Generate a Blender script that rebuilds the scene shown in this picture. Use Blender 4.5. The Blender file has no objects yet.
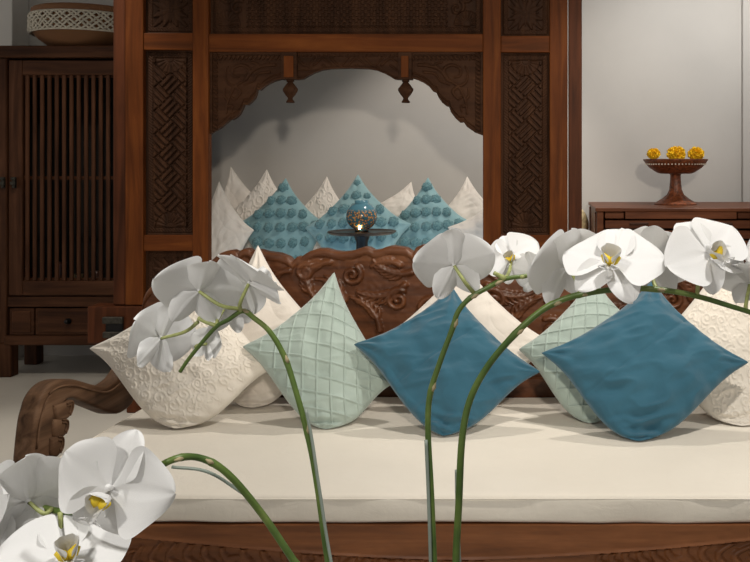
import bpy, bmesh, math, random
import numpy as np
from mathutils import Vector, Matrix
random.seed(7); rng = np.random.RandomState(5)
SC = bpy.context.scene
COL = SC.collection
PI = math.pi

# ------------------------------------------------------------------ camera
F, CX, CY, CH = 880.0, 550.0, 169.0, 1.36       # focal length (px), principal point (px), camera height
cam = bpy.data.cameras.new('camera'); cam_o = bpy.data.objects.new('camera', cam); COL.objects.link(cam_o)
cam_o.location = (0, 0, CH); cam_o.rotation_euler = (PI/2, 0, 0)
cam.sensor_width = 36; cam.lens = F/750*36
cam.shift_x = (375-CX)/750; cam.shift_y = -(281-CY)/750
cam.clip_start = 0.02
SC.camera = cam_o
# ------------------------------------------------------------------ world, lights, exposure
w = bpy.data.worlds.new('world'); SC.world = w; w.use_nodes = True
bg = w.node_tree.nodes['Background']; bg.inputs[0].default_value = (1.0, 0.96, 0.91, 1); bg.inputs[1].default_value = 0.42
SC.view_settings.view_transform = 'Standard'; SC.view_settings.look = 'None'
SC.view_settings.exposure = 0.0; SC.view_settings.gamma = 1; SC.view_settings.use_curve_mapping = False
def spot(name, loc, target, power, size=60, blend=0.4, rad=0.05, col=(1, 0.9, 0.78)):
    l = bpy.data.lights.new(name, 'SPOT'); l.energy = power; l.spot_size = math.radians(size); l.spot_blend = blend
    l.shadow_soft_size = rad; l.color = col
    o = bpy.data.objects.new(name, l); COL.objects.link(o); o.location = loc
    o.rotation_euler = (Vector(target)-Vector(loc)).to_track_quat('-Z', 'Y').to_euler(); return o
def area(name, loc, target, power, sx, sy, col=(1, 0.95, 0.88)):
    l = bpy.data.lights.new(name, 'AREA'); l.shape = 'RECTANGLE'; l.size = sx; l.size_y = sy; l.energy = power; l.color = col
    o = bpy.data.objects.new(name, l); COL.objects.link(o); o.location = loc
    o.rotation_euler = (Vector(target)-Vector(loc)).to_track_quat('-Z', 'Y').to_euler(); return o
spot('downlight_pillows', (0.9, 2.0, 3.2), (-0.3, 3.1, 0.6), 175, 62, 0.5, 0.04, (1, 0.93, 0.84))
spot('downlight_daybed', (-0.25, 3.95, 3.2), (-0.35, 2.8, 0.45), 90, 62, 0.5, 0.03, (1, 0.93, 0.84))
spot('downlight_orchids', (0.45, 0.75, 3.1), (0.05, 0.9, 1.2), 125, 45, 0.6, 0.05, (1, 0.97, 0.93))
spot('orchid_front_fill', (-1.0, -0.7, 2.7), (-0.36, 0.8, 1.02), 105, 36, 0.7, 0.06, (1, 0.96, 0.9))  # added front fill, brightens the left orchid blooms
spot('downlight_alcove', (-0.4, 5.35, 3.2), (-0.75, 6.1, 0.7), 95, 75, 0.5, 0.03, (1, 0.9, 0.8))
spot('downlight_chest', (1.2, 5.0, 3.2), (1.1, 6.4, 1.3), 130, 115, 0.9, 0.05, (1, 0.96, 0.91))
spot('downlight_screen', (0.7, 3.1, 3.2), (0.15, 4.9, 1.1), 85, 46, 0.6, 0.02, (1, 0.88, 0.74))
spot('downlight_cabinet', (-2.6, 4.0, 3.2), (-3.1, 5.5, 0.2), 75, 70, 0.6, 0.05, (1, 0.9, 0.78))
spot('floor_fill_spot', (-2.4, 3.7, 3.2), (-2.4, 3.7, 0), 110, 55, 0.6, 0.05, (1, 0.94, 0.85))  # added fill lamp to brighten the floor on the left
area('alcove_blue_fill', (-1.0, 5.02, 0.74), (-1.0, 6.0, 0.70), 1.6, 1.5, 0.04, (0.35, 0.68, 1))  # added unseen fill, stands in for bluish light low on the alcove cushions
spot('spotlight_front', (0.6, -1.3, 2.45), (-0.6, 5.5, 1.1), 400, 34, 0.5, 0.12, (1, 0.88, 0.74))

# ------------------------------------------------------------------ helpers
def P(px, py, Y):
    return np.array([(px-CX)*Y/F, Y, CH-(py-CY)*Y/F])
def X(px, Y): return (px-CX)*Y/F
def Z(py, Y): return CH-(py-CY)*Y/F
WL = {}
def tag(o, label=None, cat=None, group=None, kind=None):
    if label: o['label'] = label
    if cat: o['category'] = cat
    if group: o['group'] = group
    if kind: o['kind'] = kind
    return o
def thing(name, loc, label, cat, group=None):
    o = bpy.data.objects.new(name, None); COL.objects.link(o); o.location = loc; o.empty_display_size = .05
    WL[o] = np.array(loc, float)
    return tag(o, label, cat, group)
def link(name, me, mat=None, parent=None, loc=(0, 0, 0)):
    o = bpy.data.objects.new(name, me); COL.objects.link(o)
    loc = np.array(loc, float); WL[o] = loc
    if parent is not None:
        o.parent = parent; o.location = loc-WL[parent]
    else: o.location = loc
    if mat is not None and not me.materials: me.materials.append(mat)
    return o
def mesh(name, v, f, smooth=False):
    me = bpy.data.meshes.new(name)
    v = np.asarray(v, float)
    if isinstance(f, np.ndarray) and f.ndim == 2:
        nf, k = f.shape
        me.vertices.add(len(v)); me.vertices.foreach_set('co', v.ravel())
        me.loops.add(nf*k); me.loops.foreach_set('vertex_index', f.ravel().astype(np.int32))
        me.polygons.add(nf); me.polygons.foreach_set('loop_start', np.arange(0, nf*k, k, dtype=np.int32))
        me.update(calc_edges=True)
    else:
        me.from_pydata([tuple(p) for p in v], [], [list(map(int, q)) for q in f])
    me.validate()
    if smooth: me.polygons.foreach_set('use_smooth', [True]*len(me.polygons))
    me.update(); return me
def mk(name, v, f, mat, parent=None, smooth=False, loc=None, auto=None):
    v = np.asarray(v, float)
    if loc is None: loc = (v.min(0)+v.max(0))/2
    loc = np.array(loc, float)
    me = mesh(name, v-loc, f, smooth)
    if auto: me.set_sharp_from_angle(angle=math.radians(auto))
    return link(name, me, mat, parent, loc)
def join(*vf):
    vs, fs, n = [], [], 0
    for v, f in vf:
        vs.append(np.asarray(v, float)); fs += [[int(i)+n for i in q] for q in f]; n += len(v)
    return np.vstack(vs), fs
def box_vf(x0, x1, y0, y1, z0, z1, bev=0.0, seg=1):
    bm = bmesh.new(); bmesh.ops.create_cube(bm, size=1)
    for q in bm.verts:
        q.co = ((x0+x1)/2+q.co.x*abs(x1-x0), (y0+y1)/2+q.co.y*abs(y1-y0), (z0+z1)/2+q.co.z*abs(z1-z0))
    if bev > 0: bmesh.ops.bevel(bm, geom=bm.edges[:], offset=bev, segments=seg, affect='EDGES', profile=.5)
    bmesh.ops.recalc_face_normals(bm, faces=bm.faces[:])
    v = np.array([q.co[:] for q in bm.verts]); f = [[q.index for q in fc.verts] for fc in bm.faces]
    bm.free(); return v, f
def box(name, x0, x1, y0, y1, z0, z1, mat, parent=None, bev=0.003, seg=1):
    v, f = box_vf(x0, x1, y0, y1, z0, z1, bev, seg)
    return mk(name, v, f, mat, parent)
def lathe_vf(prof, c=(0, 0, 0), n=40, flute=None):
    v, f = [], []
    m = len(prof)
    for i in range(n):
        a = 2*PI*i/n
        for (r, z) in prof:
            rr = r*(1+(flute(a, z) if flute else 0))
            v.append((c[0]+rr*math.cos(a), c[1]+rr*math.sin(a), c[2]+z))
    for i in range(n):
        j = (i+1) % n
        for k in range(m-1): f.append((i*m+k, j*m+k, j*m+k+1, i*m+k+1))
    return np.array(v), f
def tube_vf(pts, rad, n=8, cap=True):
    pts = [Vector(p) for p in pts]; m = len(pts)
    if not hasattr(rad, '__len__'): rad = [rad]*m
    v, f = [], []
    t0 = (pts[1]-pts[0]).normalized(); up = Vector((0, 0, 1)) if abs(t0.z) < .9 else Vector((0, 1, 0))
    nrm = t0.cross(up).normalized()
    for i in range(m):
        t = (pts[min(i+1, m-1)]-pts[max(i-1, 0)]).normalized()
        nrm = (nrm-t*nrm.dot(t)).normalized(); b = t.cross(nrm)
        for k in range(n):
            a = 2*PI*k/n; v.append(pts[i]+(nrm*math.cos(a)+b*math.sin(a))*rad[i])
    for i in range(m-1):
        for k in range(n):
            l = (k+1) % n; f.append((i*n+k, i*n+l, (i+1)*n+l, (i+1)*n+k))
    if cap: f.append(tuple(range(n))[::-1]); f.append(tuple((m-1)*n+k for k in range(n)))
    return np.array([p[:] for p in v]), f
def spline(pts, n=60):
    pts = np.array(pts, float); m = len(pts)
    e = np.vstack([2*pts[0]-pts[1], pts, 2*pts[-1]-pts[-2]])
    out = []
    seg = m-1; per = max(2, n//seg)
    for i in range(seg):
        p0, p1, p2, p3 = e[i], e[i+1], e[i+2], e[i+3]
        for k in range(per):
            t = k/per
            out.append(.5*((2*p1)+(-p0+p2)*t+(2*p0-5*p1+4*p2-p3)*t*t+(-p0+3*p1-3*p2+p3)*t**3))
    out.append(pts[-1]); return np.array(out)
_T = np.random.RandomState(3).rand(256, 256)
def vn(x, y, s=0):
    x = np.asarray(x, float)+s*17.3; y = np.asarray(y, float)+s*9.1
    xi = np.floor(x).astype(int); yi = np.floor(y).astype(int); fx = x-xi; fy = y-yi
    fx = fx*fx*(3-2*fx); fy = fy*fy*(3-2*fy)
    g = lambda a, b: _T[a & 255, b & 255]
    return (g(xi, yi)*(1-fx)+g(xi+1, yi)*fx)*(1-fy)+(g(xi, yi+1)*(1-fx)+g(xi+1, yi+1)*fx)*fy-.5
def ss(a, b, x):
    t = np.clip((x-a)/(b-a), 0, 1); return t*t*(3-2*t)
def grid_faces(nx, nz, off=0, flip=False):
    i, j = np.meshgrid(np.arange(nx-1), np.arange(nz-1), indexing='ij')
    a = (i*nz+j).ravel(); q = np.stack([a, a+nz, a+nz+1, a+1], 1)+off
    return q[:, ::-1] if flip else q
def relief(name, x0, x1, zb, zt, yf, th, nx, nz, h, mat, parent, smooth=True):
    """carved board: front face at yf - h(x,z), back at yf + th, zb / zt numbers or functions of x"""
    xs = np.linspace(x0, x1, nx)
    b = zb(xs) if callable(zb) else np.full(nx, zb); t = zt(xs) if callable(zt) else np.full(nx, zt)
    v_ = np.linspace(0, 1, nz)
    XX = np.repeat(xs[:, None], nz, 1); ZZ = b[:, None]+(t-b)[:, None]*v_[None, :]
    H = h(XX, ZZ)
    fr = np.stack([XX, yf-H, ZZ], 2).reshape(-1, 3)
    f = grid_faces(nx, nz)
    # border loop and its copy on the back
    loop = [i*nz for i in range(nx)]+[(nx-1)*nz+j for j in range(1, nz)]+[i*nz+nz-1 for i in range(nx-2, -1, -1)]+[j for j in range(nz-2, 0, -1)]
    bk = fr[loop].copy(); bk[:, 1] = yf+th
    n0 = len(fr); L = len(loop)
    side = np.array([[loop[k], n0+k, n0+(k+1) % L, loop[(k+1) % L]] for k in range(L)])[:, ::-1]
    # back: strips between bottom and top border columns
    bb = [[n0+i, n0+i+1] for i in range(nx-1)]
    topi = lambda i: n0+(nx-1)+(nz-1)+(nx-1-i)
    back = np.array([[n0+i, topi(i) % (n0+L) if topi(i) >= n0+L else topi(i), topi(i+1), n0+i+1] for i in range(nx-1)])
    fv = np.vstack([f, side, back])
    return mk(name, np.vstack([fr, bk]), fv, mat, parent, smooth, auto=50 if smooth else None)
def curves_h(XX, ZZ, curves):
    """relief of rounded ridges: curves = [(points, width_start, width_end, height)]"""
    H = np.zeros_like(XX)
    for pts, w0, w1, hh in curves:
        pts = np.asarray(pts); m = len(pts)
        wm = max(w0, w1)
        sel = (XX > pts[:, 0].min()-wm) & (XX < pts[:, 0].max()+wm) & (ZZ > pts[:, 1].min()-wm) & (ZZ < pts[:, 1].max()+wm)
        if not sel.any(): continue
        x = XX[sel]; z = ZZ[sel]; best = np.zeros_like(x)
        for i in range(m-1):
            a, b = pts[i], pts[i+1]; d = b-a; L2 = d@d+1e-12
            t = np.clip(((x-a[0])*d[0]+(z-a[1])*d[1])/L2, 0, 1)
            dist = np.hypot(x-a[0]-t*d[0], z-a[1]-t*d[1]); wd = w0+(w1-w0)*(i+t)/(m-1)
            best = np.maximum(best, np.sqrt(np.clip(1-(dist/wd)**2, 0, 1))*(.5+.5*wd/wm))
        H[sel] = np.maximum(H[sel], best*hh)
    return H
def spiral(cx, cz, r, turns, a0, sgn=1, n=26, r1=.12):
    t = np.linspace(0, 1, n); rr = r*(1-t*(1-r1)); a = a0+sgn*turns*2*PI*t
    return np.stack([cx+rr*np.cos(a), cz+rr*np.sin(a)], 1)

# ------------------------------------------------------------------ materials
def newmat(name):
    m = bpy.data.materials.new(name); m.use_nodes = True; nt = m.node_tree
    return m, nt, nt.nodes['Principled BSDF']
def node(nt, t, **kw):
    n = nt.nodes.new(t)
    for k, v in kw.items():
        if k in n.inputs: n.inputs[k].default_value = v
        else: setattr(n, k, v)
    return n
def ramp(nt, stops):
    r = nt.nodes.new('ShaderNodeValToRGB'); e = r.color_ramp.elements
    e[0].position, e[0].color = stops[0][0], (*stops[0][1], 1); e[1].position, e[1].color = stops[-1][0], (*stops[-1][1], 1)
    for p, c in stops[1:-1]: q = e.new(p); q.color = (*c, 1)
    return r
def coords(nt, scale=(1, 1, 1), rand=True):
    tc = nt.nodes.new('ShaderNodeTexCoord'); mp = nt.nodes.new('ShaderNodeMapping'); mp.inputs['Scale'].default_value = scale
    nt.links.new(tc.outputs['Object'], mp.inputs[0])
    if rand:
        oi = nt.nodes.new('ShaderNodeObjectInfo'); mu = node(nt, 'ShaderNodeMath', operation='MULTIPLY'); mu.inputs[1].default_value = 37
        nt.links.new(oi.outputs['Random'], mu.inputs[0]); nt.links.new(mu.outputs[0], mp.inputs['Location'])
    return mp
def wood(name, dark, mid, light, axis='z', rough=.6, sc=1.0, spec=.12, bump=.12):
    m, nt, p = newmat(name); L = nt.links
    s = {'x': (1.5, 22, 22), 'z': (22, 22, 1.5), 'y': (22, 1.5, 22)}[axis]
    mp = coords(nt, tuple(q*sc for q in s))
    n1 = node(nt, 'ShaderNodeTexNoise', Scale=1.0, Detail=6.0, Roughness=.6, Distortion=.6); L.new(mp.outputs[0], n1.inputs['Vector'])
    r = ramp(nt, [(.3, dark), (.5, mid), (.72, light)]); L.new(n1.outputs[0], r.inputs[0])
    mp2 = coords(nt, (3, 3, 3)); n2 = node(nt, 'ShaderNodeTexNoise', Scale=1.2, Detail=3.0); L.new(mp2.outputs[0], n2.inputs['Vector'])
    mx = node(nt, 'ShaderNodeMix', data_type='RGBA', blend_type='MULTIPLY'); mx.inputs[0].default_value = .5
    r2 = ramp(nt, [(.3, (.45, .42, .4)), (.7, (1, 1, 1))]); L.new(n2.outputs[0], r2.inputs[0])
    L.new(r.outputs[0], mx.inputs[6]); L.new(r2.outputs[0], mx.inputs[7]); L.new(mx.outputs[2], p.inputs['Base Color'])
    p.inputs['Roughness'].default_value = rough; p.inputs['Specular IOR Level'].default_value = spec
    b = node(nt, 'ShaderNodeBump', Strength=bump, Distance=.004); L.new(n1.outputs[0], b.inputs['Height']); L.new(b.outputs[0], p.inputs['Normal'])
    return m
def fabric(name, c1, c2, wv=500, bump=.25, sheen=.3, rough=.9, blot=3):
    m, nt, p = newmat(name); L = nt.links
    mp = coords(nt, (1, 1, 1)); n = node(nt, 'ShaderNodeTexNoise', Scale=float(blot), Detail=4.0); L.new(mp.outputs[0], n.inputs['Vector'])
    r = ramp(nt, [(.35, c1), (.65, c2)]); L.new(n.outputs[0], r.inputs[0]); L.new(r.outputs[0], p.inputs['Base Color'])
    n2 = node(nt, 'ShaderNodeTexNoise', Scale=float(wv), Detail=2.0); L.new(mp.outputs[0], n2.inputs['Vector'])
    b = node(nt, 'ShaderNodeBump', Strength=bump, Distance=.001); L.new(n2.outputs[0], b.inputs['Height'])
    n3 = node(nt, 'ShaderNodeTexNoise', Scale=17.0, Detail=5.0, Roughness=.6, Distortion=1.2); L.new(mp.outputs[0], n3.inputs['Vector'])
    b3 = node(nt, 'ShaderNodeBump', Strength=.35, Distance=.006); L.new(n3.outputs[0], b3.inputs['Height']); L.new(b.outputs[0], b3.inputs['Normal']); L.new(b3.outputs[0], p.inputs['Normal'])
    p.inputs['Roughness'].default_value = rough; p.inputs['Sheen Weight'].default_value = sheen; p.inputs['Specular IOR Level'].default_value = .15
    return m
def plain(name, col, rough=.5, metal=0., var=.15, scale=30, bump=.0):
    m, nt, p = newmat(name); L = nt.links
    mp = coords(nt); n = node(nt, 'ShaderNodeTexNoise', Scale=float(scale), Detail=4.0); L.new(mp.outputs[0], n.inputs['Vector'])
    r = ramp(nt, [(.3, tuple(c*(1-var) for c in col)), (.7, tuple(min(1, c*(1+var)) for c in col))]); L.new(n.outputs[0], r.inputs[0])
    L.new(r.outputs[0], p.inputs['Base Color']); p.inputs['Roughness'].default_value = rough; p.inputs['Metallic'].default_value = metal
    if bump:
        b = node(nt, 'ShaderNodeBump', Strength=bump, Distance=.003); L.new(n.outputs[0], b.inputs['Height']); L.new(b.outputs[0], p.inputs['Normal'])
    return m
M = {}
M['teak_v'] = wood('orange_teak_vertical', (.09, .026, .006), (.155, .043, .009), (.22, .068, .014), 'z', .55)
M['teak_h'] = wood('orange_teak_horizontal', (.09, .026, .006), (.155, .043, .009), (.22, .068, .014), 'x', .55)
M['teak_dark'] = wood('brown_teak_vertical', (.055, .018, .008), (.10, .032, .013), (.15, .046, .018), 'z', .5)
M['carved'] = wood('dark_carved_wood', (.030, .013, .006), (.055, .024, .012), (.085, .038, .018), 'z', .6, bump=.05)
M['carved_arch'] = wood('dark_carved_arch_wood', (.038, .016, .007), (.068, .029, .014), (.10, .045, .021), 'x', .6, bump=.05)
M['bed'] = wood('red_brown_bed_wood', (.062, .022, .009), (.12, .042, .016), (.19, .072, .028), 'x', .36, spec=.4, bump=.08)
M['rail'] = wood('front_rail_lit_wood', (.12, .042, .015), (.22, .080, .027), (.31, .12, .045), 'x', .42, spec=.3, bump=.1)  # brighter wood for the rail: the stronger light on it is in the colour
M['arm'] = wood('weathered_arm_wood', (.07, .038, .022), (.155, .085, .048), (.26, .155, .095), 'y', .5, bump=.1)
M['cab_v'] = wood('dark_cabinet_wood_vertical', (.035, .014, .007), (.075, .030, .014), (.125, .053, .026), 'z', .45)
M['cab_h'] = wood('dark_cabinet_wood_horizontal', (.035, .014, .007), (.075, .030, .014), (.125, .053, .026), 'x', .45)
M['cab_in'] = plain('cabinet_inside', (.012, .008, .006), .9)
M['chest_h'] = wood('chest_wood', (.07, .022, .009), (.14, .046, .019), (.21, .075, .032), 'x', .4)
M['iron'] = plain('old_iron', (.06, .055, .045), .55, .8, .4, 60, .3)
M['black_iron'] = plain('black_iron', (.012, .011, .011), .4, .6)
M['cream'] = fabric('cream_canvas', (.79, .74, .65), (.85, .80, .71), 700, .15, .2, .85, 2)
M['white_emb'] = fabric('ivory_embroidered_cotton', (.76, .71, .63), (.84, .79, .71), 400, .2)
M['white_crk'] = fabric('white_crinkled_cotton', (.74, .69, .63), (.82, .78, .72), 300, .3)
M['green'] = fabric('pale_sage_silk', (.33, .42, .385), (.40, .49, .45), 500, .15, .4, .6)
M['teal'] = fabric('plain_blue_cotton', (.030, .105, .16), (.038, .128, .19), 500, .2, .35)
M['aqua'] = fabric('aqua_tufted_cotton', (.21, .38, .42), (.29, .47, .505), 300, .3)
M['pom'] = fabric('dark_teal_yarn', (.10, .22, .25), (.17, .32, .35), 260, .9)
M['flesh'] = plain('yellow_green_stalk', (.33, .36, .13), .45, 0, .2, 120)
M['gold'] = plain('orchid_yellow', (.90, .58, .03), .5, 0, .35, 300)
M['lipw'] = plain('orchid_cream', (.82, .80, .70), .5, 0, .08, 60)
M['mari'] = plain('marigold', (.95, .52, .01), .7, 0, .35, 90)
M['bowl'] = plain('bowl_carved_wood', (.17, .05, .018), .45, 0, .65, 60, .5)
M['stake'] = plain('grey_stake', (.22, .26, .22), .4, 0, .1)
M['stakecut'] = plain('node_scale', (.33, .27, .15), .7)
M['table'] = plain('dark_bronze_table', (.05, .032, .022), .35, .3, .3, 20)
M['stone'] = plain('pale_gilded_stone', (.45, .36, .20), .7, 0, .5, 25, .5)

m, nt, p = newmat('orchid_petal'); L = nt.links
mp = coords(nt, (1, 1, 1)); n = node(nt, 'ShaderNodeTexNoise', Scale=90.0, Detail=3.0); L.new(mp.outputs[0], n.inputs['Vector'])
r = ramp(nt, [(.3, (.88, .88, .88)), (.7, (.93, .93, .925))]); L.new(n.outputs[0], r.inputs[0]); L.new(r.outputs[0], p.inputs['Base Color'])
p.inputs['Roughness'].default_value = .55; p.inputs['Sheen Weight'].default_value = .2; p.inputs['Specular IOR Level'].default_value = .25
b = node(nt, 'ShaderNodeBump', Strength=.25, Distance=.001); L.new(n.outputs[0], b.inputs['Height']); L.new(b.outputs[0], p.inputs['Normal'])
tr = node(nt, 'ShaderNodeBsdfTranslucent', Color=(.88, .87, .84, 1)); mix = node(nt, 'ShaderNodeMixShader'); mix.inputs[0].default_value = .32
L.new(p.outputs[0], mix.inputs[1]); L.new(tr.outputs[0], mix.inputs[2]); L.new(mix.outputs[0], nt.nodes['Material Output'].inputs[0]); M['petal'] = m

m, nt, p = newmat('orchid_stem'); L = nt.links
mp = coords(nt, (1, 1, 1)); n = node(nt, 'ShaderNodeTexNoise', Scale=25.0, Detail=4.0); L.new(mp.outputs[0], n.inputs['Vector'])
r = ramp(nt, [(.3, (.04, .085, .012)), (.55, (.095, .15, .025)), (.78, (.26, .28, .09))]); L.new(n.outputs[0], r.inputs[0]); L.new(r.outputs[0], p.inputs['Base Color']); p.inputs['Roughness'].default_value = .4; M['stem'] = m

def plaster(name, c, v=.05, rough=.85):
    m, nt, p = newmat(name); L = nt.links
    mp = coords(nt, (1, 1, 1), False); n = node(nt, 'ShaderNodeTexNoise', Scale=1.3, Detail=6.0, Roughness=.6); L.new(mp.outputs[0], n.inputs['Vector'])
    r = ramp(nt, [(.3, tuple(q*(1-v) for q in c)), (.7, tuple(q*(1+v) for q in c))]); L.new(n.outputs[0], r.inputs[0]); L.new(r.outputs[0], p.inputs['Base Color']); p.inputs['Roughness'].default_value = rough
    n2 = node(nt, 'ShaderNodeTexNoise', Scale=60.0, Detail=4.0); L.new(mp.outputs[0], n2.inputs['Vector'])
    b = node(nt, 'ShaderNodeBump', Strength=.08, Distance=.004); L.new(n2.outputs[0], b.inputs['Height']); L.new(b.outputs[0], p.inputs['Normal'])
    return m
M['wall'] = plaster('grey_plaster', (.50, .485, .46))
M['wall_light'] = plaster('pale_plaster', (.66, .64, .61))
M['ceil'] = plaster('white_ceiling', (.7, .69, .66))
M['floor'] = plaster('polished_floor', (.62, .59, .53), .06, .3)

# globe lantern: blue glass mosaic with gold flower discs
m, nt, p = newmat('mosaic_glass'); L = nt.links
mp = coords(nt, (1, 1, 1), False)
vo = node(nt, 'ShaderNodeTexVoronoi', Scale=75.0); L.new(mp.outputs[0], vo.inputs['Vector'])
r = ramp(nt, [(.0, (.75, .42, .12)), (.36, (.55, .30, .12)), (.48, (.08, .02, .02)), (.55, (.04, .16, .22))]); L.new(vo.outputs['Distance'], r.inputs[0])
sx = node(nt, 'ShaderNodeSeparateXYZ'); L.new(mp.outputs[0], sx.inputs[0])
mr = node(nt, 'ShaderNodeMapRange'); mr.inputs[1].default_value = .03; mr.inputs[2].default_value = .05; L.new(sx.outputs[2], mr.inputs[0])
mx = node(nt, 'ShaderNodeMix', data_type='RGBA'); L.new(mr.outputs[0], mx.inputs[0]); L.new(r.outputs[0], mx.inputs[6]); mx.inputs[7].default_value = (.10, .27, .36, 1)
L.new(mx.outputs[2], p.inputs['Base Color']); p.inputs['Roughness'].default_value = .2; M['mosaic'] = m
m, nt, p = newmat('candle_flame'); p.inputs['Emission Color'].default_value = (1, .75, .4, 1); p.inputs['Emission Strength'].default_value = 45; M['flame'] = m
m, nt, p = newmat('basket_brown'); L = nt.links
mp = coords(nt, (1, 1, 1), False); n = node(nt, 'ShaderNodeTexWave', Scale=60.0, Distortion=2.0); L.new(mp.outputs[0], n.inputs['Vector'])
r = ramp(nt, [(.2, (.12, .045, .015)), (.8, (.32, .15, .06))]); L.new(n.outputs[0], r.inputs[0]); L.new(r.outputs[0], p.inputs['Base Color']); p.inputs['Roughness'].default_value = .7; M['basket'] = m
M['bead'] = plain('cream_beads', (.62, .57, .47), .5, 0, .15, 60)

# ------------------------------------------------------------------ setting
WB = 6.42
def struct(o): o['kind'] = 'structure'; return o
struct(box('floor', -7, 5, -1.5, WB+.2, -.1, 0, M['floor'], bev=0))
struct(box('ceiling', -7, 5, -1.5, WB+.2, 3.4, 3.5, M['ceil'], bev=0))
struct(box('wall_back', -7, 5, WB, WB+.2, 0, 3.4, M['wall'], bev=0))
xr = X(743, 6.36)
struct(box('wall_right', xr+.0, xr+2.4, 6.36, WB, 0, 3.4, M['wall'], bev=.004))
xl = X(19, 6.3)
struct(box('wall_left', xl-1.6, xl, 6.22, WB, 0, 3.4, M['wall_light'], bev=.004))

# ------------------------------------------------------------------ canopy bed with the carved screen front
GY = 4.9; GT = .09
gx = lambda px: X(px, GY); gz = lambda py: Z(py, GY)
bedL, bedR = gx(113), gx(582)
cb = thing('canopy_bed', (gx(348), 5.6, 0), 'antique teak canopy bed with dark carved panels and a scalloped arch, behind the daybed', 'bed')
def gpost(a, b, mat, y0, y1, zt=2.75, zb=None, name='post'):
    return box(name, gx(a), gx(b), y0, y1, gz(305) if zb is None else zb, zt, mat, cb, .006, 2)
gpost(113, 125.2, M['teak_dark'], GY+.0, GY+.045)
gpost(125.2+.6, 144, M['teak_v'], GY-.01, GY+.045)
gpost(193, 209, M['teak_v'], GY-.01, GY+.045)
gpost(483, 501, M['teak_v'], GY-.01, GY+.045)
gpost(549.5, 567.6, M['teak_v'], GY-.01, GY+.045)
gpost(568.4, 582, M['teak_dark'], GY+.012, GY+.045)
gpost(113, 127, M['teak_dark'], 6.25, 6.35, .62); gpost(560, 575, M['teak_dark'], 6.25, 6.35, .62)
def grail(a, b, y0, y1, mat=None, name='rail', yy=-.004):
    return box(name, gx(a), gx(b), GY+yy, GY+.044, gz(y1), gz(y0), mat or M['teak_h'], cb, .004, 2)
for a, b in ((144, 193), (501, 549.5)):
    grail(a, b, 33 if a < 200 else 36, 50 if a < 200 else 52.5)
    grail(a, b, 235, 251); grail(a, b, 300, 305.5)
grail(209, 483, 34, 52)
grail(144, 549.5, -120, -100)
# platform: side rails, front rail, legs, iron clasp
box('side_rail', gx(113), gx(127), GY+.12, 6.3, .42, .60, M['teak_dark'], cb, .006)
box('side_rail', gx(568), gx(582), GY+.12, 6.3, .42, .60, M['teak_dark'], cb, .006)
box('front_rail', X(87, 4.88), gx(590), GY-.02, GY+.115, gz(343), gz(305.8), M['teak_dark'], cb, .008, 2)
box('platform', gx(128), gx(567), GY+.12, 6.3, .54, .60, M['cab_h'], cb, .004)
for px_ in (135, 560):
    for y_ in (GY+.05, 6.25): box('leg', gx(px_)-.05, gx(px_)+.05, y_-.05, y_+.05, 0, .43 if y_ > 5 else gz(343)+.005, M['teak_dark'], cb, .006)
cl = box('iron_clasp', X(104, 4.85), X(121, 4.85), 4.865, 4.885, Z(338, 4.85), Z(318, 4.85), M['black_iron'], cb, .004)
box('clasp_bar', X(102, 4.85), X(122.5, 4.85), 4.845, 4.872, Z(324, 4.85), Z(317, 4.85), M['iron'], cl, .008, 3)
box('clasp_bar', X(102, 4.85), X(121, 4.85), 4.85, 4.872, Z(338.5, 4.85), Z(332, 4.85), M['iron'], cl, .008, 3)
# canopy frame above, back open to the wall
box('canopy_rail', bedL, bedR, 6.24, 6.415, 2.62, 2.75, M['teak_dark'], cb, .004)
for a, b in ((113, 127), (568, 582)): box('canopy_rail', gx(a), gx(b), GY+.11, 6.24, 2.65, 2.75, M['teak_dark'], cb, .004)

def border(u, v, W, H, bw, bead=.016):
    """bead/rope border inside a frame; u,v from the lower left corner"""
    d = np.minimum(np.minimum(u, W-u), np.minimum(v, H-v))
    along = np.where(np.minimum(u, W-u) < np.minimum(v, H-v), v, u)
    rope = .5+.5*np.sin((along+d*.8)*2*PI/bead)
    inb = ss(bw*.28, bw*.36, d)*(1-ss(bw*.85, bw*.95, d))
    return inb*(.003+.004*rope)+(1-ss(bw*.12, bw*.25, d))*.005, d
def fan(u, v, cx, cz, R, up):
    dx = u-cx; dz = (v-cz)*up; r = np.hypot(dx, dz); a = np.arctan2(dz, dx)
    on = (r < R) & (dz > -.01)
    return on, .004+.006*np.abs(np.sin(a*9))*ss(.15*R, .5*R, r)*(1-ss(.92*R, R, r))+.004*(r < .22*R)
def meander(x0, zb_, W, H):
    P_ = W*.34
    def h(XX, ZZ):
        u, v = XX-x0, ZZ-zb_; bw = W*.16
        hb, d = border(u, v, W, H, bw)
        a = ((u-W/2)+(v-H/2))/math.sqrt(2)/P_; b = ((u-W/2)-(v-H/2))/math.sqrt(2)/P_
        ia, ib = np.floor(a), np.floor(b); par = ((ia+ib) % 2) == 0
        fa, fb = a-ia, b-ib
        t = np.where(par, fa, fb); o = np.where(par, fb, fa)
        strips = np.abs(((t*3) % 1)-.5)*2
        hh = .013*(1-ss(.50, .72, strips))*(ss(.0, .05, o)*(1-ss(.95, 1.0, o)))
        body = hh
        for cz_, up in ((H-bw*1.05, -1), (bw*1.05, 1)):
            on, fh = fan(u, v, W/2, cz_, W*.30, up); body = np.where(on, fh, body)
        return np.where(d < bw, hb, body)
    return h
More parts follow.
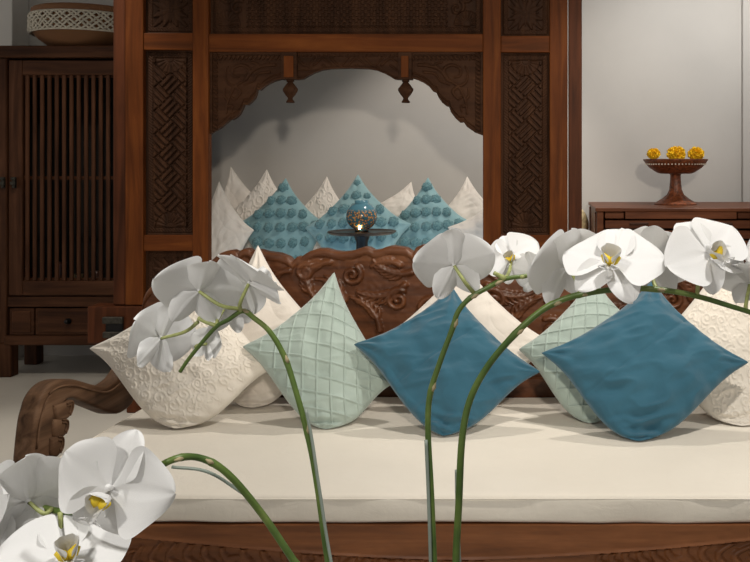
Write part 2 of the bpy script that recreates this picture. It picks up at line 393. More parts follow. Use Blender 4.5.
def rosette(x0, zb_, W, H, lattice=False):
    def h(XX, ZZ):
        u, v = XX-x0, ZZ-zb_; bw = W*.15
        hb, d = border(u, v, W, H, bw)
        dx, dz = u-W/2, v-H/2; r = np.hypot(dx, dz)/(W*.36); a = np.arctan2(dz, dx)
        def star(n, off, rmax, wd, hh):
            da = np.abs(((a/(2*PI/n)+off) % 1)-.5)*2*PI/n; q = r/rmax
            w_ = wd*np.sin(PI*np.clip(q, 0, 1)**.8)+1e-4; t = da*r/w_
            return np.where((q < 1) & (t < 1), hh*(1-.55*t)+.002-.003*np.exp(-(t/.15)**2), 0)
        pet = np.maximum(star(8, .0, 1.15, .17, .012), star(8, .5, .8, .10, .007))
        pet = np.maximum(pet, .014*(1-ss(.16, .22, r))-.005*(1-ss(.05, .1, r)))
        leafc = np.maximum(star(4, .0, 1.55, .14, .008), 0)
        return np.where(d < bw, hb, np.maximum(pet, leafc))
    return h
PY = GY+.028
for a, b in ((144, 193), (501, 549.5)):
    x0, x1 = gx(a), gx(b); W_ = x1-x0
    z0, z1 = gz(235), gz(50 if a < 200 else 52.5)
    relief('carved_panel', x0, x1, z0, z1, PY, .02, 110, 400, meander(x0, z0, W_, z1-z0), M['carved'], cb)
    z0, z1 = gz(300), gz(251)
    relief('carved_panel', x0, x1, z0, z1, PY, .02, 110, 110, rosette(x0, z0, W_, z1-z0), M['carved'], cb)
    z0 = gz(33 if a < 200 else 36); z1 = z0+W_*.98
    relief('carved_panel', x0, x1, z0, z1, PY, .02, 110, 110, rosette(x0, z0, W_, z1-z0), M['carved'], cb)
    grail(a, b, -16-16, -15+ (3 if a > 200 else 0), name='rail')
    box('board', x0, x1, PY, PY+.02, z1+.09, 2.65, M['carved'], cb, 0)
# frieze: pierced fish-scale lattice with fans and curling leaves at both ends
x0, x1 = gx(209), gx(483); z0, z1 = gz(34), 2.62
sc_end = []
for sgn, xe in ((1, x0), (-1, x1)):
    for k in range(5):
        sc_end.append((spiral(xe+sgn*(.10+.05*(k % 2)), z0+.09+.06*k, .045, 1.1, k, sgn), .012, .006, .014))
def frieze_h(XX, ZZ):
    u, v = XX-x0, ZZ-z0; W_, H_ = x1-x0, z1-z0
    hb, d = border(u, v, W_, H_, .045)
    s = .034; row = np.floor(v/(s*.5)); uu = (u/s+.5*(row % 2)) % 1-.5; vv = (v/(s*.5)) % 1
    rr = np.hypot(uu, vv*.6); scale = .010*(1-ss(.30, .42, rr))*0+.009*ss(.22, .34, np.hypot(uu, (vv-.5)*.55))
    end = np.minimum(u, W_-u) < .20
    leaf = curves_h(XX, ZZ, sc_end)+.002*vn(XX*80, ZZ*80)
    body = np.where(end, leaf, scale)
    for cx_ in (.09, W_-.09):
        on, fh = fan(u, v, cx_, .06, .075, 1); body = np.where(on, fh, body)
    return np.where(d < .045, hb, body)
relief('carved_frieze', x0, x1, z0, z1, PY, .02, 760, 190, frieze_h, M['carved'], cb)
# arch under the rail
zt_ = gz(52)
def prof(pts):
    p_ = np.array([(gx(a), gz(b)) for a, b in pts]); return lambda xs: np.interp(xs, p_[:, 0], p_[:, 1])
Lp = [(209, 134), (214, 131), (219, 128), (226.4, 122), (229, 119.5), (231, 120), (235, 117.5), (238.5, 114), (241.5, 108), (243, 104.5), (246.5, 105), (250, 102), (253.7, 98), (255.5, 93), (256.3, 89), (259, 90.2), (263, 86.5), (267, 84), (273, 81), (280.5, 79)]
Rp = [(412, 78), (417, 79.5), (423, 82.5), (429, 86.5), (433, 91.5), (436.5, 92.5), (438, 97), (442, 102.5), (446, 106), (449, 106.8), (450.7, 112), (455, 118), (460, 122.4), (463.5, 122), (467, 127), (475, 132.5), (483, 135.5)]
Cp = [(297, 79.5), (302, 79), (307, 76), (312.5, 73), (321, 70), (330, 68.6), (350, 68), (368, 68.6), (376, 70), (383.6, 73), (389, 76), (394, 79), (398, 79.5)]
def bracket_h(pts, side):
    pr = prof(pts); xa, xb = gx(pts[0][0]), gx(pts[-1][0])
    cv = []
    xo = xa if side < 0 else xb       # outer edge, at the post
    s = 1 if side < 0 else -1
    U = lambda a, b: (xo+s*a, zt_-b)
    for pts_, w0, w1, hh in (
        ([(.36, .07), (.30, .075), (.24, .10), (.20, .15), (.14, .19), (.10, .27), (.09, .34)], .010, .006, .011),
        ([(.33, .11), (.27, .12), (.24, .16), (.19, .18)], .009, .004, .010),
        ([(.20, .15), (.22, .10), (.18, .07), (.13, .09), (.13, .13), (.16, .14)], .011, .006, .011),
        ([(.14, .19), (.10, .17), (.085, .12), (.10, .08)], .009, .004, .010),
        ([(.30, .075), (.33, .06)], .012, .006, .010), ([(.24, .10), (.27, .07), (.23, .055)], .011, .005, .010),
        ([(.14, .19), (.17, .22), (.14, .26), (.12, .25)], .010, .005, .011), ([(.10, .27), (.08, .24), (.085, .20)], .009, .004, .010),
        ([(.10, .30), (.125, .30), (.12, .33)], .009, .004, .010)):
        cv.append((spline([U(*q) for q in pts_], 30), w0, w1, hh))
    def h(XX, ZZ):
        H = curves_h(XX, ZZ, cv)
        dz = ZZ-pr(XX)
        H = np.maximum(H, .010*(1-ss(.010, .018, dz)))
        H = np.maximum(H, .006*(1-np.abs(dz-.032)/.007).clip(0, 1))
        for dd, al in ((zt_-ZZ, XX), (np.abs(XX-xo), ZZ)):
            inb = ss(.016, .020, dd)*(1-ss(.040, .044, dd)); H = np.where(inb > 0, inb*.012*ss(-.3, .4, np.sin((al+dd*s*.6)*2*PI/.024)), H)
            H = np.where(dd < .014, .008, H)
        return H+.0012*vn(XX*120, ZZ*120)
    return h
for pts, side in ((Lp, -1), (Rp, 1)):
    relief('arch_bracket', gx(pts[0][0]), gx(pts[-1][0]), prof(pts), zt_, PY-.01, .03, 230, 150, bracket_h(pts, side), M['carved_arch'], cb)
cpr = prof(Cp); ccv = []
for k in range(6):
    xc = gx(305+k*17); s = 1 if k % 2 else -1
    ccv.append((spline([(xc-.05, zt_-.05-.02*s), (xc, zt_-.055+.02*s), (xc+.05, zt_-.05-.02*s)], 12), .008, .004, .009))
    ccv.append((spline([(xc, zt_-.07), (xc+.03, zt_-.095), (xc+.05*s, zt_-.10)], 8), .007, .003, .008))
def carch(XX, ZZ):
    dz = ZZ-cpr(XX); H = curves_h(XX, ZZ, ccv); H = np.maximum(H, .009*(1-ss(.008, .014, dz)))
    dd = zt_-ZZ; inb = ss(.008, .012, dd)*(1-ss(.022, .026, dd)); return np.where(inb > 0, inb*.008*ss(-.3, .4, np.sin(XX*2*PI/.022)), H)
relief('arch_centre', gx(297), gx(398), cpr, zt_, PY-.01, .03, 240, 60, carch, M['carved_arch'], cb)
for a, b in ((281, 297), (398, 412)):
    bk = box('pendant_block', gx(a), gx(b), GY-.005, GY+.055, gz(79.5), zt_, M['carved_arch'], cb, .003)
    box('block_face', gx(a+3.2), gx(b-3.2), GY-.012, GY-.004, gz(77.5), gz(56), M['teak_v'], bk, .003)
    c_ = ((gx(a)+gx(b))/2, GY+.025, gz(79.5))
    pf = [(.001, 0), (.020, 0), (.022, -.008), (.014, -.014), (.026, -.03), (.040, -.05), (.040, -.06), (.026, -.085), (.014, -.10), (.013, -.106), (.024, -.124), (.022, -.128), (.001, -.128)]
    v, f = lathe_vf(pf[::-1], c_, 32, lambda an, z: .07*math.cos(an*8) if -.1 < z < -.02 else 0)
    mk('pendant', v, f, M['carved_arch'], cb, True, auto=40)

# mattress on the canopy bed
mt = mk('mattress', *box_vf(gx(130), gx(565), GY+.16, 6.28, .6, .68, .03, 4), M['cream'], None, True)
tag(mt, 'thin pale mattress on the canopy bed platform under the tufted cushions', 'mattress')

# ------------------------------------------------------------------ cabinet on the left
KY = 5.75; kx = lambda px: X(px, KY); kz = lambda py: Z(py, KY)
cab = thing('cabinet', (kx(80), 5.98, 0), 'tall dark wooden cabinet with a slatted door and low drawers, against the back wall', 'cabinet')
kL, kR = kx(-14), bedL-.02; KB = 6.2
box('top', kL-.03, kR, KY-.03, KB, kz(58), kz(46), M['cab_h'], cab, .008, 2)
for a, b in ((kL, kx(7)), (kR-.10, kR)):
    box('corner_post', a, b, KY-.01, KY+.08, kz(343), kz(58)-.001, M['cab_v'], cab, .005)
    l = box('leg', a if a == kL else a, b+(.03 if a == kL else 0), KY-.01, KY+.08, 0, kz(343)-.001, M['cab_v'], cab, .006)
    # rear leg
    xo = X(27, 6.15) if a == kL else a
    box('leg', xo, xo+.09, KB-.09, KB, 0, kz(340), M['cab_v'], cab, .006)
box('side_panel', kL, kL+.02, KY+.08, KB, kz(340), kz(58), M['cab_v'], cab, 0)
box('side_panel', kR-.02, kR, KY+.08, KB, kz(340), kz(58), M['cab_v'], cab, 0)
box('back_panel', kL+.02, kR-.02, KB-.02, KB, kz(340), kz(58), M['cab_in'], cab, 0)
box('bottom_panel', kL+.02, kR-.02, KY+.03, KB-.02, kz(345), kz(340), M['cab_h'], cab, 0)
box('shelf', kL+.02, kR-.02, KY+.04, KB-.02, kz(300), kz(296), M['cab_h'], cab, 0)
box('middle_rail', kx(7), kR-.1, KY, KY+.05, kz(307), kz(297), M['cab_h'], cab, .004)
box('bottom_rail', kx(5), kR-.1, KY-.015, KY+.05, kz(345), kz(335.5), M['cab_h'], cab, .006)
# door
dr = box('door', kx(8.5), kx(22), KY+.002, KY+.035, kz(295.5), kz(60), M['cab_v'], cab, .004)
box('door_rail', kx(22), kR-.15, KY+.004, KY+.033, kz(75), kz(60), M['cab_h'], dr, .004)
box('door_rail', kx(22), kR-.15, KY+.004, KY+.033, kz(295.5), kz(281), M['cab_h'], dr, .004)
box('door_stile', kR-.15, kR-.102, KY+.002, KY+.035, kz(295.5), kz(60), M['cab_v'], dr, .004)
for py_ in (75.5, 178, 280): box('cross_bar', kx(22), kR-.15, KY+.022, KY+.030, kz(py_+1.6), kz(py_-1.6), M['cab_h'], dr, 0)
v, f = box_vf(-.0125, .0125, -.008, .008, -(kz(75)-kz(281))/2, (kz(75)-kz(281))/2, .004)
sm = mesh('slat', v, f); sm.materials.append(M['cab_v'])
for k in range(16):
    xx = kx(26.5+7.35*k)
    if xx > kR-.17: break
    link('slat', sm, None, dr, (xx, KY+.012, (kz(75)+kz(281))/2))
# latch
for px_ in (2.5, 13.5):
    v, f = join(box_vf(X(px_-1.5, 5.72), X(px_+1.5, 5.72), 5.715, 5.74, kz(188), kz(177), .004), box_vf(X(px_-2.6, 5.72), X(px_+2.6, 5.72), 5.705, 5.722, kz(185), kz(181.5), .004), box_vf(X(px_-2.2, 5.72), X(px_+2.2, 5.72), 5.708, 5.72, kz(180), kz(177), .004))
    mk('door_handle', v, f, M['iron'], dr)
# drawers
for a, b, kn in ((9, 33.5, False), (35, 95, True), (97, 140, False)):
    bb = min(kx(b), kR-.105)
    d_ = box('drawer', kx(a), bb, KY+.004, KY+.3, kz(335), kz(308.5), M['cab_h'], cab, .003)
    box('drawer_face', kx(a)+.02, bb-.02, KY-.002, KY+.006, kz(332.5), kz(311), M['cab_h'], d_, .003)
    if kn:
        v, f = lathe_vf([(.001, 0), (.018, .0), (.02, .006), (.009, .012), (.009, .02), (.016, .028), (.012, .038), (.001, .04)], n=20)
        v = np.array([(q[0], -q[2], q[1]) for q in v])+np.array([kx(69), KY-.002, kz(321)])
        mk('drawer_knob', v, f, M['black_iron'], d_, True)
# things glimpsed behind the slats
for i, (a, b, h_, c_) in enumerate(((24, 33, .16, (.10, .02, .012)), (38, 50, .09, (.02, .05, .10)), (56, 66, .20, (.09, .03, .02)), (72, 84, .12, (.12, .09, .05)), (90, 103, .14, (.07, .03, .02)))):
    v, f = lathe_vf([(.001, 0), (.032, 0), (.038, h_*.3), (.034, h_*.7), (.03, h_*.85), (.035, h_), (.001, h_)], (X((a+b)/2, 5.95), 5.95, kz(296)), 20)
    o = mk('jar', v, f, plain('jar_glaze_%s' % 'abcde'[i], c_, .3), None, True)
    tag(o, ['dark red jar behind the cabinet slats, farthest left', 'low dark blue jar behind the cabinet slats, second from the left', 'tall dark red jar behind the cabinet slats, in the middle', 'tan jar behind the cabinet slats, second from the right', 'brown jar behind the cabinet slats, farthest right beside the bed post'][i], 'jar', 'jars kept inside the slatted cabinet')

# basket on the cabinet
bY = 5.98; bc = (X(89, bY), bY, kz(46)); sR = bY/F
bk = thing('basket', bc, 'round brown woven basket with a cream openwork beaded band on top of the cabinet', 'basket')
ht = .235
prof_b = [(.001, 0), (.20, 0), (.235, .012), (.30, .06), (.338, .105), (.343, .112)]
v, f = lathe_vf(prof_b, bc, 96, lambda a, z: .012*math.sin(a*48) if z > .01 else 0); mk('basket_bowl', v, f, M['basket'], bk, True)
v, f = lathe_vf([(.343, .108), (.347, .16), (.342, .212), (.334, .212), (.338, .16), (.335, .108)], bc, 72); mk('band_backing', v, f, M['basket'], bk, True)
tor = []
for k in range(90):
    a = 2*PI*k/90
    tor.append((math.cos(a), math.sin(a)))
v, f = lathe_vf([(.332, .212), (.345, .228), (.340, .258), (.322, .268), (.30, .262), (.30, .235), (.318, .215)], bc, 96, lambda a, z: .006*math.sin(a*60)); mk('rim', v, f, M['basket'], bk, True)
strands = []
for k in range(26):
    for s in (1, -1):
        for ph in (0, 1):
            pts = []
            for t in np.linspace(0, 1, 10):
                a = 2*PI*(k+(t*1.6+ph*0.4)*s)/26; r_ = .352+.004*math.sin(t*2*PI*2+ph*PI+(0 if s > 0 else PI))
                pts.append((bc[0]+r_*math.cos(a), bc[1]+r_*math.sin(a), bc[2]+.100+.115*t))
            strands.append(tube_vf(pts, .0075, 5, False))
v, f = join(*strands); o = mk('beaded_band', v, f, M['bead'], bk, True); o['kind'] = 'stuff'
v, f = tube_vf([(bc[0]+.349*math.cos(a), bc[1]+.349*math.sin(a), bc[2]+.098) for a in np.linspace(0, 2*PI, 60)], .007, 6, False)
v2, f2 = tube_vf([(bc[0]+.349*math.cos(a), bc[1]+.349*math.sin(a), bc[2]+.216) for a in np.linspace(0, 2*PI, 60)], .007, 6, False)
v, f = join((v, f), (v2, f2)); mk('band_edge', v, f, M['bead'], bk, True)

# ------------------------------------------------------------------ chest of drawers on the right
SY = 5.3; cz0 = Z(208, SY); sx_ = lambda px: X(px, SY); sz_ = lambda py: Z(py, SY)
ch = thing('sideboard', (sx_(690), 5.78, 0), 'long low reddish brown chest of drawers by the right wall, under the footed bowl', 'sideboard')
sL, sRt, SB = sx_(597), sx_(597)+1.55, 6.3
sRt = min(sRt, xr-.02+0) if False else sx_(597)+1.5
sRt = sx_(790)
SB = 5.88 if False else 6.28
# the wall return stands at the chest's right end, so the chest stops before it
box('top', sL-.01, sx_(806), SY-.012, SB, cz0-.022, cz0, M['chest_h'], ch, .004)
sRt = sx_(804)
box('side_panel', sL, sL+.03, SY+.05, SB-.01, .12, cz0-.023, M['chest_h'], ch, .003)
box('side_rail', sL-.008, sL+.001, SY+.08, SY+.16, .16, cz0-.03, M['chest_h'], ch, .002)
box('side_rail', sL-.008, sL+.001, SB-.16, SB-.08, .16, cz0-.03, M['chest_h'], ch, .002)
box('side_panel', sRt-.03, sRt, SY+.05, SB-.01, .12, cz0-.023, M['chest_h'], ch, .003)
box('back_panel', sL+.03, sRt-.03, SB-.03, SB-.01, .12, cz0-.023, M['chest_h'], ch, 0)
box('corner_post', sL, sx_(603.5), SY, SY+.05, 0, cz0-.023, M['chest_h'], ch, .003)
box('corner_post', sRt-.04, sRt, SY, SY+.05, 0, cz0-.023, M['chest_h'], ch, .003)
box('corner_post', sL, sL+.05, SB-.06, SB-.01, 0, .13, M['chest_h'], ch, .003)
box('corner_post', sRt-.05, sRt, SB-.06, SB-.01, 0, .13, M['chest_h'], ch, .003)
def drawer(a, b, y0, y1, pr=.0, pull=None):
    xa, xb = (sx_(a), sx_(b)); xb = min(xb, sRt-.042)
    d_ = box('drawer', xa, xb, SY+.008-pr, SY+.45, sz_(y1), sz_(y0), M['chest_h'], ch, .003)
    if pull:
        for c in pull:
            box('drawer_pull', sx_(c-9.5), sx_(c+9.5), SY-.012-pr, SY+.009-pr, sz_((y0+y1)/2+.5), sz_((y0+y1)/2-1.8), M['cab_h'], d_, .003)
drawer(605, 624, 212.5, 218.7); drawer(625, 736.5, 211.6, 219, .018); drawer(738, 770, 212.5, 218.7)
drawer(605, 770, 220.4, 228.6, 0, (639, 723)); drawer(605, 770, 230.6, 239, 0); drawer(605, 770, 241, 256, .0, (639, 723)); drawer(605, 770, 258, 275, 0, (639, 723)); drawer(605, 770, 277, 296, 0, (639, 723))
box('bottom_rail', sx_(604), sRt-.04, SY+.005, SY+.04, .14, .42, M['chest_h'], ch, .004)

# footed bowl and marigolds
by = 5.82; bz = cz0; k_ = by/F
bw_c = (X(675.5, by), by, bz)
bo = thing('footed_bowl', bw_c, 'carved brown footed bowl holding marigolds on the sideboard', 'bowl')
pf = [(.001, .0), (.14, 0), (.142, .006), (.125, .018), (.085, .04), (.055, .065), (.04, .10), (.035, .15), (.034, .195), (.04, .202), (.001, .202)]
v, f = lathe_vf(pf, bw_c, 48, lambda a, z: .05*math.cos(a*10)*(1 if .02 < z < .19 else 0)); mk('pedestal', v, f, M['bowl'], bo, True, auto=50)
pf = [(.001, .202), (.10, .204), (.125, .212), (.175, .245), (.200, .275), (.213, .292), (.213, .300), (.205, .300), (.19, .278), (.16, .25), (.11, .226), (.001, .222)]
v, f = lathe_vf(pf, bw_c, 64); mk('dish', v, f, M['bowl'], bo, True, auto=50)
v, f = join(*[box_vf(bw_c[0]+.196*math.cos(a)-.004, bw_c[0]+.196*math.cos(a)+.004, bw_c[1]+.196*math.sin(a)-.004, bw_c[1]+.196*math.sin(a)+.004, bz+.262, bz+.270, .0) for a in np.linspace(0, 2*PI, 56)[:-1]])
mk('studs', v, f, M['bead'], bo)['kind'] = 'stuff'
def marigold(px_, py_, Y_, r_, lab, seed):
    rs = np.random.RandomState(seed); c = P(px_, py_, Y_); vs, fs = [], []
    n = 190
    for i in range(n):
        z = 1-2*(i+.5)/n; a = i*2.39996; s = math.sqrt(1-z*z); d = np.array([s*math.cos(a), s*math.sin(a), z])+rs.randn(3)*.08; d /= np.linalg.norm(d)
        t = np.cross(d, rs.randn(3)); t /= np.linalg.norm(t); b_ = np.cross(d, t)
        base = d*r_*.45; w_ = r_*.2; tip = d*r_*(.93+.16*rs.rand())
        vs.append(np.array([base, base+t*w_*.5+d*r_*.2, tip+t*w_+b_*w_*.3, tip+d*r_*.05, tip-t*w_+b_*w_*.3, base-t*w_*.5+d*r_*.2, base+b_*w_*.5])); fs.append([(0, 1, 2, 3), (0, 3, 4, 5), (6, 2, 1), (6, 3, 2), (6, 4, 3), (6, 5, 4)])
    core, cf = lathe_vf([(.001, -.8*r_), (.5*r_, -.65*r_), (.8*r_, 0), (.5*r_, .65*r_), (.001, .8*r_)], n=12)
    v, f = join((core, cf), *zip(vs, fs)); v = v*np.array([1, 1, .86])+c
    o = mk('marigold', v, f, M['mari'], None); tag(o, lab, 'flower', 'marigolds in the footed bowl')
marigold(653.5, 153.8, 5.72, .042, 'small orange marigold at the left end of the footed bowl', 1)
marigold(676, 154, 5.68, .058, 'largest orange marigold in the middle of the footed bowl', 2)
marigold(696, 154, 5.78, .052, 'orange marigold at the right end of the footed bowl', 3)

# pale carved stone standing in the gap between bed and chest
sc_ = (X(584.5, 6.1)-.015, 6.1, 0)
sp = [(.001, 0), (.042, 0), (.042, .05), (.04, .12), (.036, .8), (.04, .86), (.044, .9), (.042, .96), (.04, 1.0), (.025, 1.05), (.001, 1.08)]
v, f = lathe_vf(sp, sc_, 24, lambda a, z: .10*math.sin(a*3+z*40)); o = mk('stone_statue', v, f, M['stone'], None, True)
tag(o, 'narrow pale gilded carving standing in the gap between bed post and sideboard', 'statue')

# ------------------------------------------------------------------ tray table and lantern on the canopy bed
TY = 5.25; tc = (X(362, TY), TY, .68); ttop = Z(232, TY)
tb = thing('tray_table', tc, 'small round dark bronze pedestal table on the canopy bed, under the blue lantern', 'table')
r_ = 34*TY/F
v, f = lathe_vf([(.001, -.012), (r_*.9, -.010), (r_*.985, 0), (r_, .006), (r_*.99, .009), (r_*.95, .003), (.001, .002)], (tc[0], TY, ttop-.002), 64); mk('tabletop', v, f, M['table'], tb, True, auto=50)
v, f = lathe_vf([(.001, 0), (.11, 0), (.11, .01), (.05, .025), (.036, .05), (.034, ttop-.68-.06), (.045, ttop-.68-.03), (.05, ttop-.68-.013), (.001, ttop-.68-.013)], tc, 32); mk('pedestal', v, f, M['black_iron'], tb, True, auto=50)
lc = (tc[0]-.002, TY-.0, ttop); q = TY/F
ln = thing('globe_lantern', lc, 'round blue mosaic glass candle lantern with a lit tealight on the small round table', 'lantern')
R = 15.3*q
pts = []
c0 = R*.98+.004
for a in np.linspace(-1.15, 1.05, 22): pts.append((R*math.cos(a)*(1.0), c0+R*math.sin(a)*.92))
outer = [(.035, .0), (.04, .006)]+pts+[(.040, pts[-1][1]+.004), (.041, pts[-1][1]+.022), (.037, pts[-1][1]+.022), (.036, pts[-1][1]+.004)]
v, f = lathe_vf(outer, (lc[0], lc[1], lc[2]), 48)
me_o = mk('globe', v-0, f, M['mosaic'], ln, True, loc=(lc[0], lc[1], lc[2]+R*.98))
v, f = lathe_vf([(.001, 0), (.04, 0), (.042, .012), (.001, .014)], lc, 24); mk('foot', v, f, M['black_iron'], ln, True)
v, f = lathe_vf([(.001, -.007), (.006, -.003), (.007, .001), (.003, .008), (.001, .012)], (lc[0]+.003, lc[1]-R*.80, lc[2]+.028), 12); mk('flame', v, f, M['flame'], ln, True)

# ------------------------------------------------------------------ cushions
def bil(C, s, t):
    T, L_, B, R_ = C
    a = (1+s)/2; b = (1+t)/2
    a = a[..., None]; b = b[..., None]
    return (1-a)*(1-b)*B+a*(1-b)*R_+a*b*T+(1-a)*b*L_
def up0(S, T_): return (S+T_)/2
def cushion(name, label, cat, group, corners, th, det, mat, seat, n=90, pinch=.175, wr=.004, seed=0, parts=None, backth=.8, soft=.03, ex=.40, drop=.045):
    C = [P(*c) for c in corners]; C[2] = C[2]-np.array([0, -.01, drop])
    nrm = np.cross(C[3]-C[1], C[0]-C[2]); nrm /= np.linalg.norm(nrm)
    if nrm[1] > 0: nrm = -nrm
    a = np.linspace(-1, 1, n); sp_ = np.sin(a*PI/2)*.45+a*.55
    S, T_ = np.meshgrid(sp_, sp_, indexing='ij')
    size = np.linalg.norm(C[0]-C[3])
    def surf(S, T_, side, detail=True):
        up_ = (S+T_)/2; pe = pinch*ss(-.75, .15, up_)-.005*(1-ss(-.7, .0, up_))
        s2 = S*(1-pe*(1-np.abs(T_)**2.6)*np.abs(S)); t2 = T_*(1-pe*(1-np.abs(S)**2.6)*np.abs(T_))
        for cs, ct, q0 in ((1, 1, .05), (-1, 1, .05), (1, -1, .05), (-1, -1, .075)):
            wc = (((1+cs*S)/2)*((1+ct*T_)/2))**(6 if cs+ct < 0 else 16)*q0; s2 = s2-cs*wc; t2 = t2-ct*wc
        B = bil(C, s2, t2)
        env = np.clip((1-S**2)*(1-T_**2), 0, 1)
        d = th*(env**ex)
        W = (vn(S*2.2+5, T_*2.2, seed)*2.6+vn(S*4+T_*2, T_*4-S*2, seed+1)*1.6)*wr*np.clip(env*4, 0, 1)
        # creases running in from the corners
        for cs, ct in ((1, 1), (-1, -1), (1, -1), (-1, 1)):
            dx, dy = cs-S, ct-T_; rr = np.hypot(dx, dy); an = np.arctan2(dy, dx)
            W += wr*.75*np.sin(an*9+3*rr+seed)*np.exp(-(rr/.5)**2)*ss(0, .15, rr)*np.clip(env*8, 0, 1)
        W += wr*1.1*(.35-np.abs(vn(S*2.2-T_*1.2+3, T_*6+S*3, seed+5))*3)*np.clip(env*4, 0, 1)*(.4+.6*(1-ss(-.8, .4, up0(S, T_))))
        W += wr*.9*np.sin((S+T_)*22+vn(S*4, T_*4, seed+2)*5)*np.exp(-((S+T_+1.55)/.28)**2)*np.clip(env*8, 0, 1)
        # edge puckers
        W += wr*.35*(np.sin(T_*26+seed)*np.exp(-((1-np.abs(S))/.16)**2)+np.sin(S*26+seed)*np.exp(-((1-np.abs(T_))/.16)**2))*np.clip(env*10, 0, 1)
        if side > 0:
            D = det(S, T_)*np.clip(env*6, 0, 1) if (det and detail) else 0
            Pp = B+nrm*(d+W+D)[..., None]
        else: Pp = B-nrm*(d*backth+W*.5)[..., None]
        z = Pp[..., 2]-seat
        Pp[..., 2] = seat+.001+.5*(z+np.sqrt(z*z+soft**2))
        Pp[..., 1] -= np.clip(-z, 0, .1)*.35
        return Pp
    fr = surf(S, T_, 1).reshape(-1, 3); bk_ = surf(S, T_, -1).reshape(-1, 3)
    fv = np.vstack([grid_faces(n, n), grid_faces(n, n, n*n, True)])
    v = np.vstack([fr, bk_])
    loc = [v[:, 0].mean(), v[:, 1].mean(), v[:, 2].min()]
    # orient faces outwards
    a_, b_, c_ = fr[n*(n//2)+n//2], fr[n*(n//2+1)+n//2], fr[n*(n//2)+n//2+1]
    if np.dot(np.cross(b_-a_, c_-a_), nrm) < 0: fv = fv[:, ::-1]
    if parts: 
        root = thing(name, loc, label, cat, group)
        me = mesh('cover', v-np.array(loc), fv, True); o = link('cover', me, mat, root, loc)
        parts(root, surf, nrm)
        return root
    me = mesh(name, v-np.array(loc), fv, True)
    o = link(name, me, mat, None, loc)
    return tag(o, label, cat, group)

def emb(seed=0, amp=.0035, k=1.0):
    # raised cord embroidery: scrolls and medallions
    r_ = np.random.RandomState(seed); cs = []
    g = .36/k
    for i in range(-4, 5):
        for j in range(-4, 5):
            cx_, cy_ = (i+.5*(j % 2))*g, j*g*.88; s = 1 if (i+j) % 2 else -1
            cx_ += r_.uniform(-.12, .12)*g; cy_ += r_.uniform(-.12, .12)*g
            if abs(cx_) > 1.05 or abs(cy_) > 1.05: continue
            cs.append((spiral(cx_, cy_, g*r_.uniform(.3, .5), r_.uniform(.7, 1.5), r_.rand()*6.28, s, 18, .2), .022/k**.5, .016/k**.5, 1.0))
            a0 = r_.rand()*6.28; ct = np.array([cx_, cy_])
            for q_ in range(3):
                a1 = a0+q_*2.1; d = np.array([math.cos(a1), math.sin(a1)]); e = np.array([-d[1], d[0]])
                cs.append((spline([ct+d*g*.42, ct+d*g*.56+e*g*.12, ct+d*g*.62+e*g*.28, ct+d*g*.5+e*g*.33], 9), .018/k**.5, .012/k**.5, .9))
    return lambda S, T_: amp*curves_h(S, T_, cs)+.0012*vn(S*40, T_*40, seed)
def pint(u0=.0, spc=.25, amp=.0065):
    def f(S, T_):
        h_ = (S+T_)/math.sqrt(2); w_ = (S-T_)/math.sqrt(2); r_ = 0
        for q_, o_ in ((h_, u0), (w_, u0*.5)):
            d = np.abs(((q_/spc+o_) % 1)-.5)*spc
            r_ = np.maximum(r_, amp*(1-np.clip(d/.018, 0, 1)**1.5)-amp*.6*np.exp(-((d-.035)/.02)**2))
        return r_+.0015*vn(S*9, T_*9)
    return f
def seam(S, T_):
    h_ = (T_-.1)
    return -.005*np.exp(-(h_/.012)**2)+.0045*vn(S*3+T_*8, T_*2-S, 4)+.002*vn(S*12+T_*3, T_*10, 6)
def crinkle(seed):
    def f(S, T_):
        q_ = S*3+1.6*vn(S*2, T_*2, seed); w_ = T_*3+1.6*vn(S*2, T_*2, seed+3)
        return .0045*(np.abs(np.sin(q_*3))**.5+np.abs(np.sin(w_*3))**.5)*.5
    return f
SZ = .48
# ------------------------------------------------------------------ daybed in front
db = thing('daybed', (-.35, 2.9, 0), 'carved red-brown wooden daybed with a scrolled arm and scalloped carved back, in front', 'daybed')
BY = 3.44
bx_ = lambda px: X(px, BY); bzz = lambda py: Z(py, BY)
tp = [(143, 310), (144.5, 298), (147, 292), (151, 287), (156, 283), (164, 279.5), (172, 277), (182, 273), (190, 269), (198, 266), (206, 263.5), (212.6, 260), (220, 253.5), (226, 251), (232.5, 250), (237, 252), (238.8, 255), (240.5, 250.5), (245, 248.5), (249, 249.5), (252, 252), (255, 249.5), (260, 250), (267, 252), (279, 253.5), (288, 257), (293, 261.5), (297.5, 256.5), (301.5, 257.5), (304, 255), (310, 251.2), (318, 248.6), (326, 248.6), (334, 251), (343, 252), (352, 251), (358, 249), (364.5, 246.8), (369, 247.5), (374, 250.2), (380, 249.6), (385, 247.5), (391, 246), (400, 246.8), (407, 248), (411, 251), (413.5, 252.5), (416, 247.5), (422, 245), (446, 243)]
tp = tp+[(892-a, b) for a, b in tp[::-1][1:]]
tpa = np.array([(bx_(a), bzz(b)) for a, b in tp])
ztop = lambda xs: np.interp(xs, tpa[:, 0], tpa[:, 1])
cv = []
